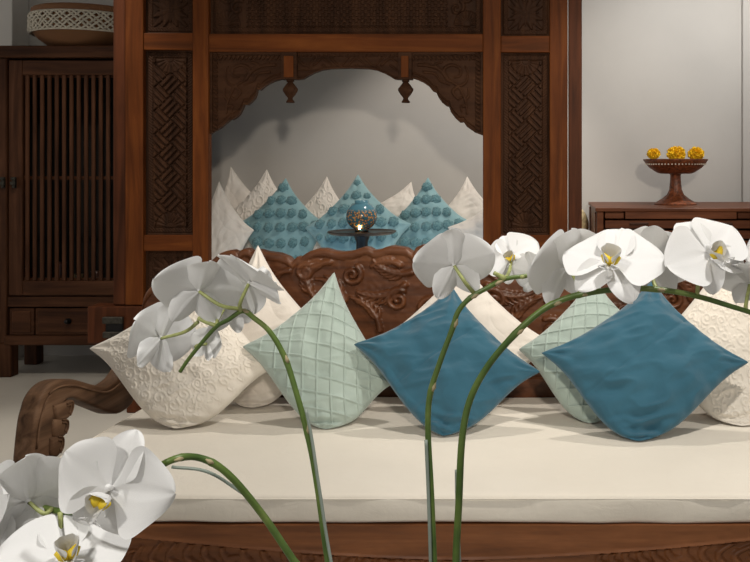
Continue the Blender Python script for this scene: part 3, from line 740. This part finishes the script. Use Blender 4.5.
def leafspray(x, z, ang, Ln, sgn, n=5, w=.014):
    """acanthus leaf: curved midrib with curling lobes"""
    pts = []; a = ang; p_ = np.array([x, z], float)
    for k in range(9): pts.append(p_.copy()); p_ = p_+Ln/8*np.array([math.cos(a), math.sin(a)]); a += sgn*.16
    pts = np.array(pts); cv.append((pts, w, w*.5, .016))
    for k in range(1, 1+n):
        q_ = pts[k+1]; a1 = ang+sgn*.16*k
        for s in (1, -1):
            l_ = Ln*(.34-.03*k)
            e = spline([q_, q_+l_*.5*np.array([math.cos(a1+s*.7), math.sin(a1+s*.7)]), q_+l_*np.array([math.cos(a1+s*.35), math.sin(a1+s*.35)])], 8)
            cv.append((e, w*.85, w*.25, .013))
def pxp(a, b): return np.array([bx_(a), bzz(b)])
for mir in (0, 1):
    k0 = len(cv)
    A = lambda a, b: pxp(a, b)
    leafspray(*A(412, 272), PI+.25, .17, -1); leafspray(*A(405, 285), PI+.7, .20, -1); leafspray(*A(400, 265), PI-.5, .12, 1, 4)
    leafspray(*A(345, 300), PI*.62, .15, 1, 4); leafspray(*A(330, 262), PI+.1, .13, 1, 4); leafspray(*A(318, 300), PI*.75, .17, -1)
    leafspray(*A(290, 270), PI+.2, .16, 1); leafspray(*A(255, 265), PI+.4, .14, -1, 4); leafspray(*A(225, 275), PI+.3, .16, 1); leafspray(*A(300, 330), PI*.7, .2, 1)
    leafspray(*A(240, 330), PI*.7, .2, -1); leafspray(*A(380, 330), PI*.55, .18, 1); leafspray(*A(190, 300), PI*.9, .12, 1, 4); leafspray(*A(360, 370), PI*.7, .2, 1); leafspray(*A(440, 330), PI*.6, .2, -1)
    for a, b, r0, s in ((398, 300, .045, 1), (352, 275, .04, -1), (306, 272, .035, 1), (262, 290, .045, -1), (220, 300, .04, 1), (425, 262, .03, -1), (175, 295, .035, -1), (340, 330, .05, 1), (430, 310, .05, 1)):
        c = A(a, b); cv.append((spiral(c[0], c[1], r0, 1.5, 1.0, s), .012, .008, .017))
    if mir == 0:
        first = [(np.array(p_), a, b, c) for p_, a, b, c in cv]
        cv = []
        xm = bx_(446)
        mirc = [(np.stack([2*xm-p_[:, 0], p_[:, 1]], 1), a, b, c) for p_, a, b, c in first]
        break
cv = first+mirc
def back_h(XX, ZZ):
    H = curves_h(XX, ZZ, cv); d = ztop(XX)-ZZ
    rim = .014*np.sqrt(np.clip(1-((d-.016)/.018)**2, 0, 1))
    lobe = .006*(1-ss(.03, .09, d))*np.abs(np.sin(XX*46))
    return np.maximum(np.maximum(H, rim), lobe)+.0015*vn(XX*70, ZZ*70)
relief('backrest', tpa[0, 0], tpa[-1, 0], .545, ztop, BY, .045, 620, 170, back_h, M['bed'], db)
box('back_rail', tpa[0, 0]+.14, tpa[-1, 0]-.14, BY-.03, BY+.05, .33, .548, M['bed'], db, .006, 2)
# frame
FY = 2.372; fL = -1.60; fR = 1.02
rv = []
def rail_carve():
    out = []
    r_ = np.random.RandomState(2)
    for base, span, sg in ((-.85, .5, 1), (-.42, .45, -1), (-1.35, .4, 1), (.35, .4, 1), (.75, .4, -1)):
        for k in range(11):
            x_ = base-span/2+span*k/10
            p0 = np.array([x_, .29]); a = PI/2+sg*.9-.1*k*sg*.6
            L_ = .10*(1-abs(k-5)/9)
            out.append((spline([p0, p0+L_*.6*np.array([math.cos(a), math.sin(a)]), p0+L_*1.2*np.array([math.cos(a-sg*.9), math.sin(a-sg*.9)])], 8), .012, .005, .012))
        out.append((spiral(base, .27, .05, 1.4, 0, sg), .011, .007, .009))
    return out
rcv = rail_carve()
def rail_h(XX, ZZ):
    arch = .312+.07*np.clip(np.abs((XX+.25)/.95), 0, 1.2)**1.6
    d = ZZ-arch
    H = curves_h(XX, ZZ, rcv)*(d < -.004)
    return np.where(d > 0, .012, H)+.004*np.exp(-(d/.006)**2)+.0012*vn(XX*50, ZZ*90)
relief('front_rail', fL, fR, .18, .404, FY, .06, 560, 120, rail_h, M['rail'], db)
box('side_rail', fL, fL+.06, FY+.06, BY-.03, .25, .40, M['bed'], db, .006); box('side_rail', fR-.06, fR, FY+.06, BY-.03, .25, .40, M['bed'], db, .006)
box('seat_board', fL+.06, fR-.06, FY+.06, BY-.03, .37, .402, M['bed'], db, 0)
for x_ in (fL+.05, fR-.05):
    for y_ in (FY+.06, BY-.02):
        v, f = lathe_vf([(.001, 0), (.035, 0), (.045, .03), (.03, .07), (.05, .14), (.055, .25), (.001, .25)], (x_, y_, 0), 24); mk('leg', v, f, M['bed'], db, True, auto=50)
# scrolled arm: outline in the Y-Z plane
top_e = [(2.70, .30), (2.708, .40), (2.715, .468), (2.725, .53), (2.737, .582), (2.752, .613), (2.766, .637), (2.79, .656), (2.82, .668), (2.86, .672), (2.903, .667), (2.964, .652), (3.03, .627), (3.088, .604), (3.15, .583), (3.2, .575), (3.274, .585), (3.34, .62), (3.40, .68)]
bot_e = [(3.42, .50), (3.368, .458), (3.287, .449), (3.23, .462), (3.186, .480), (3.12, .512), (3.06, .541), (3.01, .566), (2.962, .588), (2.925, .595), (2.89, .585), (2.86, .56), (2.84, .52), (2.83, .47), (2.825, .40), (2.83, .30)]
oy = spline(top_e, 54); ob = spline(bot_e, 45)
out = np.vstack([oy, ob])
def prism_vf(o2, x0, x1, bev=.012, seg=3):
    bm = bmesh.new(); vs = [bm.verts.new((x0, a, b)) for a, b in o2]; fc = bm.faces.new(vs)
    r = bmesh.ops.extrude_face_region(bm, geom=[fc]); nv = [g for g in r['geom'] if isinstance(g, bmesh.types.BMVert)]
    for q_ in nv: q_.co.x = x1
    bmesh.ops.recalc_face_normals(bm, faces=bm.faces[:])
    ed = [e for e in bm.edges if abs(e.verts[0].co.x-e.verts[1].co.x) < 1e-6]
    bmesh.ops.bevel(bm, geom=ed, offset=bev, segments=seg, affect='EDGES', profile=.5, clamp_overlap=True)
    for i, q_ in enumerate(bm.verts): q_.index = i
    v = np.array([q_.co[:] for q_ in bm.verts]); f = [[q_.index for q_ in fc.verts] for fc in bm.faces]; bm.free(); return v, f
v, f = prism_vf(out, -1.66, -1.60, .010, 3)
arm = mk('arm', v, f, M['arm'], db, True, auto=35)
# carved leaf under the curl, three lobes
lobes = [[(2.83, .60), (2.90, .592), (2.945, .588), (2.945, .56), (2.925, .537), (2.89, .535), (2.845, .55)],
         [(2.825, .555), (2.87, .548), (2.912, .533), (2.915, .505), (2.90, .484), (2.86, .485), (2.828, .50)],
         [(2.81, .50), (2.85, .50), (2.885, .485), (2.885, .45), (2.865, .43), (2.83, .43), (2.81, .45)]]
for lb in lobes:
    v, f = prism_vf(spline(lb+[lb[0]], 28)[:-1], -1.648, -1.592, .012, 3); mk('carved_leaf', v, f, M['arm'], arm, True, auto=50)
    c0_ = np.array(lb).mean(0)
    tv = [tube_vf([( -1.591, c0_[0]+(q[0]-c0_[0])*s_, c0_[1]+(q[1]-c0_[1])*s_) for q in spline(lb[1:5], 12)], .003, 6) for s_ in (.8, .5)]
    v, f = join(*tv); mk('leaf_rib', v, f, M['arm'], arm, True)
# arm rims
for off in (.022,):
    v, f = tube_vf([(-1.598, a+.018, b-off) if a < 2.8 else (-1.598, a, b-off) for a, b in oy[8:-6]], .004, 6); mk('arm_moulding', v, f, M['arm'], arm, True)

# mattress with piping
bm_v, bm_f = None, None
def mattress():
    x0_, x1_, y0_, y1_ = -1.50, .96, 2.368, 3.40
    bm = bmesh.new(); bmesh.ops.create_cube(bm, size=1)
    for q_ in bm.verts: q_.co = ((x0_+x1_)/2+q_.co.x*(x1_-x0_), (y0_+y1_)/2+q_.co.y*(y1_-y0_), .4425+q_.co.z*.075)
    bmesh.ops.bevel(bm, geom=bm.edges[:], offset=.014, segments=4, affect='EDGES', profile=.5)
    bmesh.ops.subdivide_edges(bm, edges=[e for e in bm.edges if e.calc_length() > .3], cuts=50, use_grid_fill=True)
    for q_ in bm.verts:
        c = q_.co
        nz = float(vn(c.x*2.2, c.y*2.2, 2)); n2 = float(vn(c.x*9, c.z*20, 3))
        if c.z > .47: c.z += .006*nz
        if c.y < 2.40: c.y += .012*n2-.004*math.sin((c.z-.405)/.075*PI)
        if c.z < .43: c.z += .005*float(vn(c.x*2.5, 4, 8))
    bmesh.ops.recalc_face_normals(bm, faces=bm.faces[:])
    me = bpy.data.meshes.new('mattress'); bm.to_mesh(me); bm.free()
    me.polygons.foreach_set('use_smooth', [True]*len(me.polygons))
    return me
root = thing('mattress', (-.27, 2.88, .405), 'wide cream canvas mattress on the front daybed under the cushions', 'mattress')
link('mattress_cover', mattress(), M['cream'], root, (0, 0, 0))
pp = [(-1.49, 3.39, .479)]+[(-1.499, y, .4755+.006*float(vn(-1.49*2.2, y*2.2, 2))) for y in np.linspace(3.38, 2.375, 20)]+[(x, 2.3665, .472+.006*float(vn(x*2.2, 2.37*2.2, 2))) for x in np.linspace(-1.495, .955, 80)]+[(.96, y, .475) for y in np.linspace(2.375, 3.38, 10)]
v, f = tube_vf(pp, .0022, 6); mk('piping', v, f, M['cream'], root, True)

# front cushions: corners are top, left, bottom, right  (px, py, depth)
G = 'cushions on the front daybed'
cushion('cushion', 'ivory embroidered cushion at the left end of the daybed, farthest left', 'cushion', None,
        [(208, 262, 3.25), (84, 349, 3.11), (176, 436, 2.96), (280, 368, 3.08)], .085, emb(1, .0036, 1.6), M['white_emb'], SZ, 230, wr=.007, seed=1, ex=.45)
cushion('cushion', 'cream cushion with corded lines behind the left orchid, between the ivory and sage cushions', 'cushion', None,
        [(258, 241, 3.40), (182, 340, 3.31), (252, 418, 3.23), (336, 335, 3.30)], .055, crinkle(2), M['white_crk'], SZ, 160, wr=.007, seed=2)
cushion('cushion', 'sage green pintucked cushion left of the middle blue cushion', 'cushion', 'sage pintucked cushions',
        [(335, 268, 3.26), (238, 347, 3.06), (326, 437, 2.96), (400, 384, 3.10)], .085, pint(.0), M['green'], SZ, 190, wr=.007, seed=3)
cushion('cushion', 'white corded cushion mostly hidden behind the middle blue cushion', 'cushion', None,
        [(462, 254, 3.38), (366, 345, 3.28), (458, 420, 3.2), (560, 345, 3.27)], .055, crinkle(5), M['white_crk'], SZ, 160, seed=4)
cushion('cushion', 'plain deep blue cushion in the middle, behind the two upright orchid stems', 'cushion', 'plain blue cushions',
        [(452, 283, 3.18), (349, 344, 3.03), (443, 439, 2.86), (545, 373, 3.03)], .075, seam, M['teal'], SZ, 130, wr=.010, seed=5)
cushion('cushion', 'sage green pintucked cushion half hidden by the right blue cushion', 'cushion', 'sage pintucked cushions',
        [(592, 272, 3.30), (515, 350, 3.17), (590, 430, 3.02), (672, 350, 3.17)], .095, pint(.3), M['green'], SZ, 190, seed=6, ex=.35)
cushion('cushion', 'plain deep blue cushion on the right, under the arching orchid', 'cushion', 'plain blue cushions',
        [(652, 277, 3.14), (536, 353, 2.97), (638, 449, 2.82), (754, 363, 3.0)], .075, seam, M['teal'], SZ, 130, wr=.010, seed=9)
cushion('cushion', 'ivory embroidered cushion at the right edge of the photo, behind the right blue cushion', 'cushion', None,
        [(725, 240, 3.32), (640, 348, 3.2), (742, 440, 3.0), (838, 352, 3.2)], .085, emb(7, .0036, 1.6), M['white_emb'], SZ, 230, seed=8)

# ------------------------------------------------------------------ cushions on the canopy bed
SB2 = .68
def bcush(label, group, corners, mat, det, seed, th=.07, n=110, **kw):
    return cushion('cushion', label, 'cushion', group, corners, th, det, mat, SB2, n, seed=seed, wr=.006, **kw)
GW = 'white cushions on the canopy bed'
bcush('white cushion against the wall, its tip between the leftmost two white cushions', None, [(230, 164, 6.25), (206, 222, 6.15), (236, 283, 6.05), (286, 218, 6.15)], M['white_crk'], crinkle(11), 11, .06)
bcush('front white cushion tucked behind the left opening post', None, [(219, 179, 5.80), (190, 236, 5.70), (214, 295, 5.6), (256, 230, 5.70)], M['white_crk'], crinkle(12), 12)
bcush('white embroidered cushion left of and behind the left tufted cushion', None, [(267, 167, 6.15), (222, 216, 6.02), (262, 276, 5.92), (305, 215, 6.02)], M['white_crk'], emb(13, .006, .8), 13, .06)
bcush('white cushion between the left and middle tufted cushions', None, [(327, 174, 6.2), (282, 222, 6.08), (325, 278, 6.0), (366, 226, 6.08)], M['white_crk'], emb(14, .006, .8), 14, .06)
bcush('white cushion between the middle and right tufted cushions', None, [(412, 180, 6.2), (362, 206, 6.1), (398, 276, 6.0), (436, 232, 6.08)], M['white_crk'], crinkle(15), 15, .06)
bcush('white cushion at the right end of the bed, behind the right tufted cushion', None, [(467, 174, 6.2), (424, 226, 6.08), (467, 278, 5.98), (516, 224, 6.08)], M['white_crk'], crinkle(16), 16, .06)
bcush('white cushion in front at the right post, pointing left', None, [(510, 185, 5.72), (445, 227, 5.62), (486, 290, 5.5), (552, 250, 5.62)], M['white_crk'], crinkle(17), 17)

pb = bmesh.new(); bmesh.ops.create_icosphere(pb, subdivisions=3, radius=1)
for q_ in pb.verts:
    c = q_.co; k = 1+.16*math.sin(c.x*13+c.y*7)*math.cos(c.y*11+c.z*9)+random.uniform(-.07, .07)
    q_.co = Vector((c.x*k, c.y*k, c.z*k*.6))
pm = bpy.data.meshes.new('tuft'); pb.to_mesh(pm); pb.free(); pm.materials.append(M['pom'])
def tufts(spc, off):
    def fn(root, surf, nrm):
        zq = Vector(nrm).to_track_quat('Z', 'Y')
        k = 0
        for i in range(-6, 7):
            for j in range(-6, 7):
                h_ = (i+off)*spc; w_ = j*spc*.95
                s = (h_+w_)/math.sqrt(2); t = (h_-w_)/math.sqrt(2)
                if abs(s) > .93 or abs(t) > .93: continue
                p_ = surf(np.array([[s]]), np.array([[t]]), 1, False)[0, 0]
                if p_[2] < SB2+.03: continue
                o = link('tuft', pm, None, root, p_+nrm*.004)
                r_ = .033 if max(abs(s), abs(t)) < .8 else .022
                o.scale = (r_*(1+.12*math.sin(i*3+j)), r_, r_*.9); o.rotation_mode = 'QUATERNION'; o.rotation_quaternion = zq
        return
    return fn
def gat(S, T_): return .002*vn(S*8, T_*8)-.003*np.exp(-((S+T_+.9)/.05)**2)+.002*np.sin((S+T_)*40)*np.exp(-((S+T_+1)/.2)**2)
bcush('left aqua cushion with dark teal tufts, on the canopy bed', 'tufted aqua cushions', [(286, 176, 5.98), (232, 225, 5.88), (288, 290, 5.78), (330, 224, 5.88)], M['aqua'], gat, 21, .085, parts=tufts(.37, .0))
bcush('middle aqua cushion with dark teal tufts, behind the blue lantern', 'tufted aqua cushions', [(358, 172, 5.85), (302, 228, 5.68), (358, 294, 5.58), (414, 224, 5.70)], M['aqua'], gat, 22, .085, parts=tufts(.35, .3))
bcush('right aqua cushion with dark teal tufts, on the canopy bed', 'tufted aqua cushions', [(428, 175, 5.98), (380, 228, 5.88), (430, 292, 5.78), (474, 222, 5.88)], M['aqua'], gat, 23, .085, parts=tufts(.36, .1))

# ------------------------------------------------------------------ orchids
def petal_vf(Ln, W, kind, seed, cup=.0, back=.0, nu=24, nv=20):
    """petal along +Y from the origin, facing +Z"""
    rs = np.random.RandomState(seed); ph = rs.rand(4)*6.28
    u = 1-(1-np.linspace(0, 1, nu)[:, None])**1.7; v_ = np.linspace(-1, 1, nv)[None, :]
    if kind == 'wide': w_ = W*np.sin(PI*np.clip(u, 0, 1)**.80)**.50*(.30+.70*ss(0, .30, u))
    elif kind == 'sepal': w_ = W*np.sin(PI*u**.92)**.5*(.5+.5*ss(0, .35, u))
    w_ = np.maximum(w_, W*.03); 
    x_ = v_*w_*(1+.04*np.sin(u*9+ph[0])); y_ = Ln*(u*(1-.0*v_**2))+0*v_
    if kind == 'wide': y_ = y_+Ln*.10*np.abs(v_)**1.6*np.sin(PI*u)*(.2-u)*2
    z_ = cup*(x_/W)**2*Ln-back*Ln*u**2+Ln*(.04*np.sin(u*4+ph[1]+v_*1.5)*u+.025*np.sin(v_*3.5+ph[2])*u*np.abs(v_)+.010*np.sin(u*9+v_*4+ph[3])*np.abs(v_)**2*u)
    z_ = z_-Ln*.025*np.exp(-(v_/.10)**2)*(1-u*.6)+Ln*.006*np.cos(v_*26)*u*(1-u)*2
    A = np.stack([x_+0*u, y_, z_], 2)
    edge = np.clip(np.minimum(np.minimum(u, 1-u)*8, (1-np.abs(v_))*4), 0, 1)
    B = A.copy(); A[..., 2] += .0005*edge*Ln/.05; B[..., 2] -= .0005*edge*Ln/.05
    f1 = grid_faces(nu, nv); f2 = grid_faces(nu, nv, nu*nv, True)
    return np.vstack([A.reshape(-1, 3), B.reshape(-1, 3)]), np.vstack([f1, f2])[:, ::-1]
def rotz(v, a):
    c, s = math.cos(a), math.sin(a); return np.stack([v[:, 0]*c-v[:, 1]*s, v[:, 0]*s+v[:, 1]*c, v[:, 2]], 1)
def rotx(v, a):
    c, s = math.cos(a), math.sin(a); return np.stack([v[:, 0], v[:, 1]*c-v[:, 2]*s, v[:, 1]*s+v[:, 2]*c], 1)
# unit flower, half width about 1 (local: faces +Z, up +Y)
FV = []
for k in range(4):
    parts = []
    for s in (1, -1):
        v, f = petal_vf(1.0, .56, 'wide', 10*k+s+2, .10, .10); v[:, 0] *= 1.25; v = rotx(v, -.08); v = rotz(v, -s*1.28); v[:, 2] += .03; parts.append(('petal', v, f))
    v, f = petal_vf(.95, .36, 'sepal', 10*k+4, .14, .16); v[:, 2] -= .03; parts.append(('sepal', v, f))
    for s in (1, -1):
        v, f = petal_vf(.86, .31, 'sepal', 10*k+6+s, .14, .12); v = rotz(v, s*2.55); v[:, 2] -= .04; parts.append(('sepal', v, f))
    # column
    col = lathe_vf([(.001, .22), (.035, .21), (.05, .18), (.05, .13), (.045, .06), (.05, -.02), (.03, -.06), (.001, -.07)][::-1], n=14)
    cvv = rotx(col[0], -.35)+np.array([0, .02, 0])
    # lip: two side lobes curling up, mid lobe, yellow callus, tendrils
    lip = []
    for s in (1, -1):
        v, f = petal_vf(.36, .17, 'sepal', 30+k+s, .8, -.5, 12, 10); v = rotx(v, .75); v = rotz(v, -s*1.1); v += np.array([s*.04, -.10, .06]); lip.append((v, f))
    v, f = petal_vf(.46, .14, 'sepal', 40+k, .6, -.15, 12, 10); v = rotx(v, .55); v = rotz(v, PI); v += np.array([0, -.12, .05]); lip.append((v, f))
    for s in (1, -1):
        t = np.linspace(0, 1, 14); pts = np.stack([s*(.02+.16*np.sin(t*3.0)), -.45-.06*np.sin(t*2.2)+.12*t, .30+.16*t-.1*t*t], 1); lip.append(tube_vf(pts, .013, 6))
    v, f = join(*lip)
    cal = join(*[tube_vf([(s*.02, -.14, .14), (s*.07, -.17, .25), (s*.15, -.10, .30)], [.07, .085, .05], 8) for s in (1, -1)])
    FV.append(dict(petals=[(n_, mesh(n_, v_, f_, True)) for n_, v_, f_ in parts], col=mesh('flower', cvv, col[1], True), lip=mesh('lip', v, f, True), cal=mesh('callus', cal[0], cal[1], True)))
    for n_, m_ in FV[-1]['petals']: m_.materials.append(M['petal'])
    FV[-1]['col'].materials.append(M['petal']); FV[-1]['lip'].materials.append(M['petal']); FV[-1]['cal'].materials.append(M['gold'])
def flower(root, c, face, roll, size, k, stem_pt=None, only=None, up=(0, 0, 1)):
    """c world centre, face = direction the bloom looks, roll in degrees, size = half width in metres"""
    fz = Vector(face).normalized(); upv = Vector(up)
    xx = upv.cross(fz).normalized(); yy = fz.cross(xx)
    R_ = Matrix((xx, yy, fz)).transposed() @ Matrix.Rotation(math.radians(roll), 3, 'Z')
    V = FV[k % 4]
    o = bpy.data.objects.new('flower', V['col']); COL.objects.link(o); o.parent = root
    o.matrix_local = Matrix.Translation(Vector(c)-root.location) @ R_.to_4x4() @ Matrix.Scale(size, 4)
    for i, (n_, m_) in enumerate(V['petals']):
        if only is not None and i not in only: continue
        q_ = bpy.data.objects.new(n_, m_); COL.objects.link(q_); q_.parent = o
        q_.rotation_euler = (random.uniform(-.12, .12), random.uniform(-.1, .1), random.uniform(-.06, .06))
    for n_, m_ in (('lip', V['lip']), ('callus', V['cal'])):
        q_ = bpy.data.objects.new(n_, m_); COL.objects.link(q_); q_.parent = o
    if stem_pt is not None:
        a = np.array(c)-np.array(fz)*size*.05; b_ = np.array(stem_pt); mid = (a+b_)/2-np.array(fz)*size*.18
        v, f = tube_vf(spline([b_, mid, a], 12), np.linspace(.0022, .0017, 13), 8); mk('flower_stalk', v, f, M['flesh'], root, True)
    return o
def orchid(label, stem, r0, r1, nodes, stake=None):
    pts = spline([P(*q) for q in stem], 110)
    base = pts[0]; root = thing('orchid', tuple(base), label, 'orchid', 'white orchid sprays in the foreground')
    n_ = len(pts); rad = np.linspace(r0, r1, n_)
    for q in nodes:
        i = int(q*(n_-1))
        for d in range(-2, 3):
            if 0 <= i+d < n_: rad[i+d] *= (1.15 if d == 0 else 1.05)
    v, f = tube_vf(pts, list(rad), 12); mk('stem', v, f, M['stem'], root, True)
    for q in nodes:
        i = int(q*(n_-1)); t = pts[min(i+2, n_-1)]-pts[i]; t /= np.linalg.norm(t); a = pts[i]
        v, f = tube_vf([a+np.array([rad[i]*.55, -rad[i]*.6, 0]), a+t*.004+np.array([rad[i]*.7, -rad[i]*.65, 0]), a+t*.009+np.array([rad[i]*.8, -rad[i]*.5, .0])], [.0012, .0022, .0006], 8); mk('node_sheath', v, f, M['stakecut'], root, True)
    if stake:
        v, f = tube_vf(spline([P(*q) for q in stake], 40), .0017, 6); mk('stake', v, f, M['stake'], root, True)
    return root, pts
# planter standing below the frame, in front of the daybed
YA, YB, YC, YD = .80, .92, .90, .86
pc = (X(400, .88), .88, 0)
pt = thing('planter_stand', (pc[0], pc[1], 0), 'dark wooden plant stand below the picture edge carrying the orchid pot', 'stand')
box('stand_top', pc[0]-.2, pc[0]+.2, pc[1]-.16, pc[1]+.16, .62, .65, M['cab_h'], pt, .004)
for a in (-1, 1):
    for b in (-1, 1): box('leg', pc[0]+a*.17-.02, pc[0]+a*.17+.02, pc[1]+b*.13-.02, pc[1]+b*.13+.02, 0, .62, M['cab_v'], pt, .003)
v, f = lathe_vf([(.001, 0), (.11, 0), (.15, .10), (.155, .16), (.145, .16), (.14, .12), (.001, .12)], (pc[0], pc[1], .65), 40)
o = mk('flower_pot', v, f, plain('pot_glaze', (.25, .24, .22), .3), None, True, auto=50); tag(o, 'grey glazed pot below the picture edge that the orchid stems rise from', 'pot')
pb_ = lambda dx: tuple([pc[0]+dx, pc[1], .775])
def Pin(p_):  # world point back to (px, py, Y)
    return (CX+p_[0]*F/p_[1], CY-(p_[2]-CH)*F/p_[1], p_[1])
S_ = 880.0
# A: lower left spray
st = [Pin(pb_(-.09)), (322, 600, .86), (294, 561, .85), (262, 514, .84), (228, 474, .82), (200, 458, .81), (172, 460, .79), (140, 480, .785), (105, 502, .79), (75, 512, .80), (45, 508, .81), (22, 498, .82), (-5, 500, .82)]
ra, pa = orchid('white orchid spray at the lower left, its stem arching down to the corner', st, .0036, .0026, (.38, .48), [Pin(pb_(-.08)), (322, 612, .858), (296, 563, .856), (262, 511, .846), (232, 486, .84), (205, 471, .83), (172, 467, .83)])
pz = lambda a, b, y: P(a, b, y)
flower(ra, pz(111, 489, .755), (.02, -1, .08), -20, .053, 0, pz(110, 500, .785))
flower(ra, pz(28, 500, .80), (-.55, .55, .35), -10, .060, 1, pz(52, 509, .805))
flower(ra, pz(66, 556, .77), (.25, -.45, .85), 8, .056, 2, pz(60, 512, .80))
flower(ra, pz(12, 566, .78), (-.3, -.8, .4), 0, .052, 3, pz(30, 505, .81))
flower(ra, pz(-18, 498, .79), (-.7, -.7, .1), 0, .05, 2, pz(0, 500, .82))
# B: left spray, seen from behind, tip pointing down-left
st = [Pin(pb_(-.05)), (338, 610, .90), (328, 561, .91), (318, 490, .915), (309, 440, .92), (297, 395, .925), (285, 358, .93), (270, 332, .93), (254, 318, .93), (243, 311, .93), (228, 320, .935), (216, 327, .94), (200, 345, .945), (188, 360, .95), (180, 372, .95)]
rb, pbp = orchid('white orchid spray on the left seen from behind, arching over the ivory cushion', st, .0036, .0020, (.3, .42, .62), [Pin(pb_(-.045)), (345, 612, .9), (331, 561, .905), (318, 480, .91), (312, 440, .915), (306, 410, .918)])
flower(rb, pz(250, 282, .92), (.30, .60, .55), -18, .046, 0, pz(241, 311, .93))
flower(rb, pz(199, 290, .925), (-.35, .72, .45), 8, .048, 1, pz(240, 309, .93))
flower(rb, pz(160, 338, .96), (-.80, .40, .1), 20, .046, 2, pz(198, 322, .94))
flower(rb, pz(225, 308, .965), (.1, .85, .2), 0, .036, 3, pz(217, 326, .94))
flower(rb, pz(207, 344, .965), (.3, .8, -.25), 10, .022, 0, pz(196, 347, .945))
v, f = tube_vf(spline([pz(217, 326, .94), pz(206, 322, .94), pz(198, 318, .94)], 8), .0022, 8); mk('flower_stalk', v, f, M['flesh'], rb, True)
# C: centre spray
st = [Pin(pb_(.0)), (436, 610, .89), (434, 561, .89), (431, 490, .89), (428, 430, .89), (430, 395, .89), (440, 362, .89), (452, 330, .89), (458, 312, .89), (470, 298, .89), (487, 288, .89), (505, 279, .895), (525, 276, .90), (545, 272, .91)]
rc, pcp = orchid('white orchid spray in the centre on the left one of the two upright stems', st, .0034, .0022, (.40, .55, .7, .8), [Pin(pb_(-.005)), (431, 600, .885), (430.5, 561, .885), (428.5, 500, .885), (426, 440, .885)])
flower(rc, pz(454, 265, .885), (-.20, .80, .25), -6, .043, 2, pz(474, 293, .89))
flower(rc, pz(534, 274, .93), (.45, .75, .1), -6, .026, 3, pz(522, 277, .895))
flower(rc, pz(511, 257, .96), (-.2, -.8, .4), 25, .034, 1, pz(505, 279, .895))
v, f = tube_vf(spline([pz(505, 279, .895), pz(500, 276, .893), pz(494, 273, .89)], 6), [.003]*3+[.0022]*4, 8); mk('flower_stalk', v, f, M['flesh'], rc, True)
# D: right spray, arching to the right edge
st = [Pin(pb_(.03)), (457, 610, .88), (456, 561, .88), (459, 500, .875), (462, 440, .87), (470, 400, .87), (488, 366, .865), (515, 334, .86), (541, 311, .86), (562, 300, .86), (583, 294, .855), (610, 290, .85), (640, 288.5, .85), (670, 291, .85), (700, 297, .845), (730, 306, .84), (755, 314, .84), (790, 328, .84)]
rd, pdp = orchid('white orchid spray on the right, arching along above the right blue cushion', st, .0038, .0024, (.42, .5, .58, .74), [Pin(pb_(.025)), (462, 600, .885), (459.5, 561, .885), (457, 500, .88), (456.5, 470, .878)])
flower(rd, pz(566, 266, .885), (-.45, .70, .30), -10, .050, 1, pz(580, 294, .855))
flower(rd, pz(612, 262, .835), (-.05, -.66, .72), -8, .052, 0, pz(614, 289.5, .85))
flower(rd, pz(653, 262, .885), (.25, .75, .30), 6, .044, 2, pz(657, 290, .85))
flower(rd, pz(708, 253, .84), (.20, -.80, .52), 30, .046, 3, pz(697, 297, .845))
flower(rd, pz(750, 283, .86), (.3, .5, .6), 0, .042, 1, pz(746, 311, .84))
flower(rd, pz(785, 262, .86), (.5, -.7, .5), 0, .046, 2, pz(770, 320, .84))
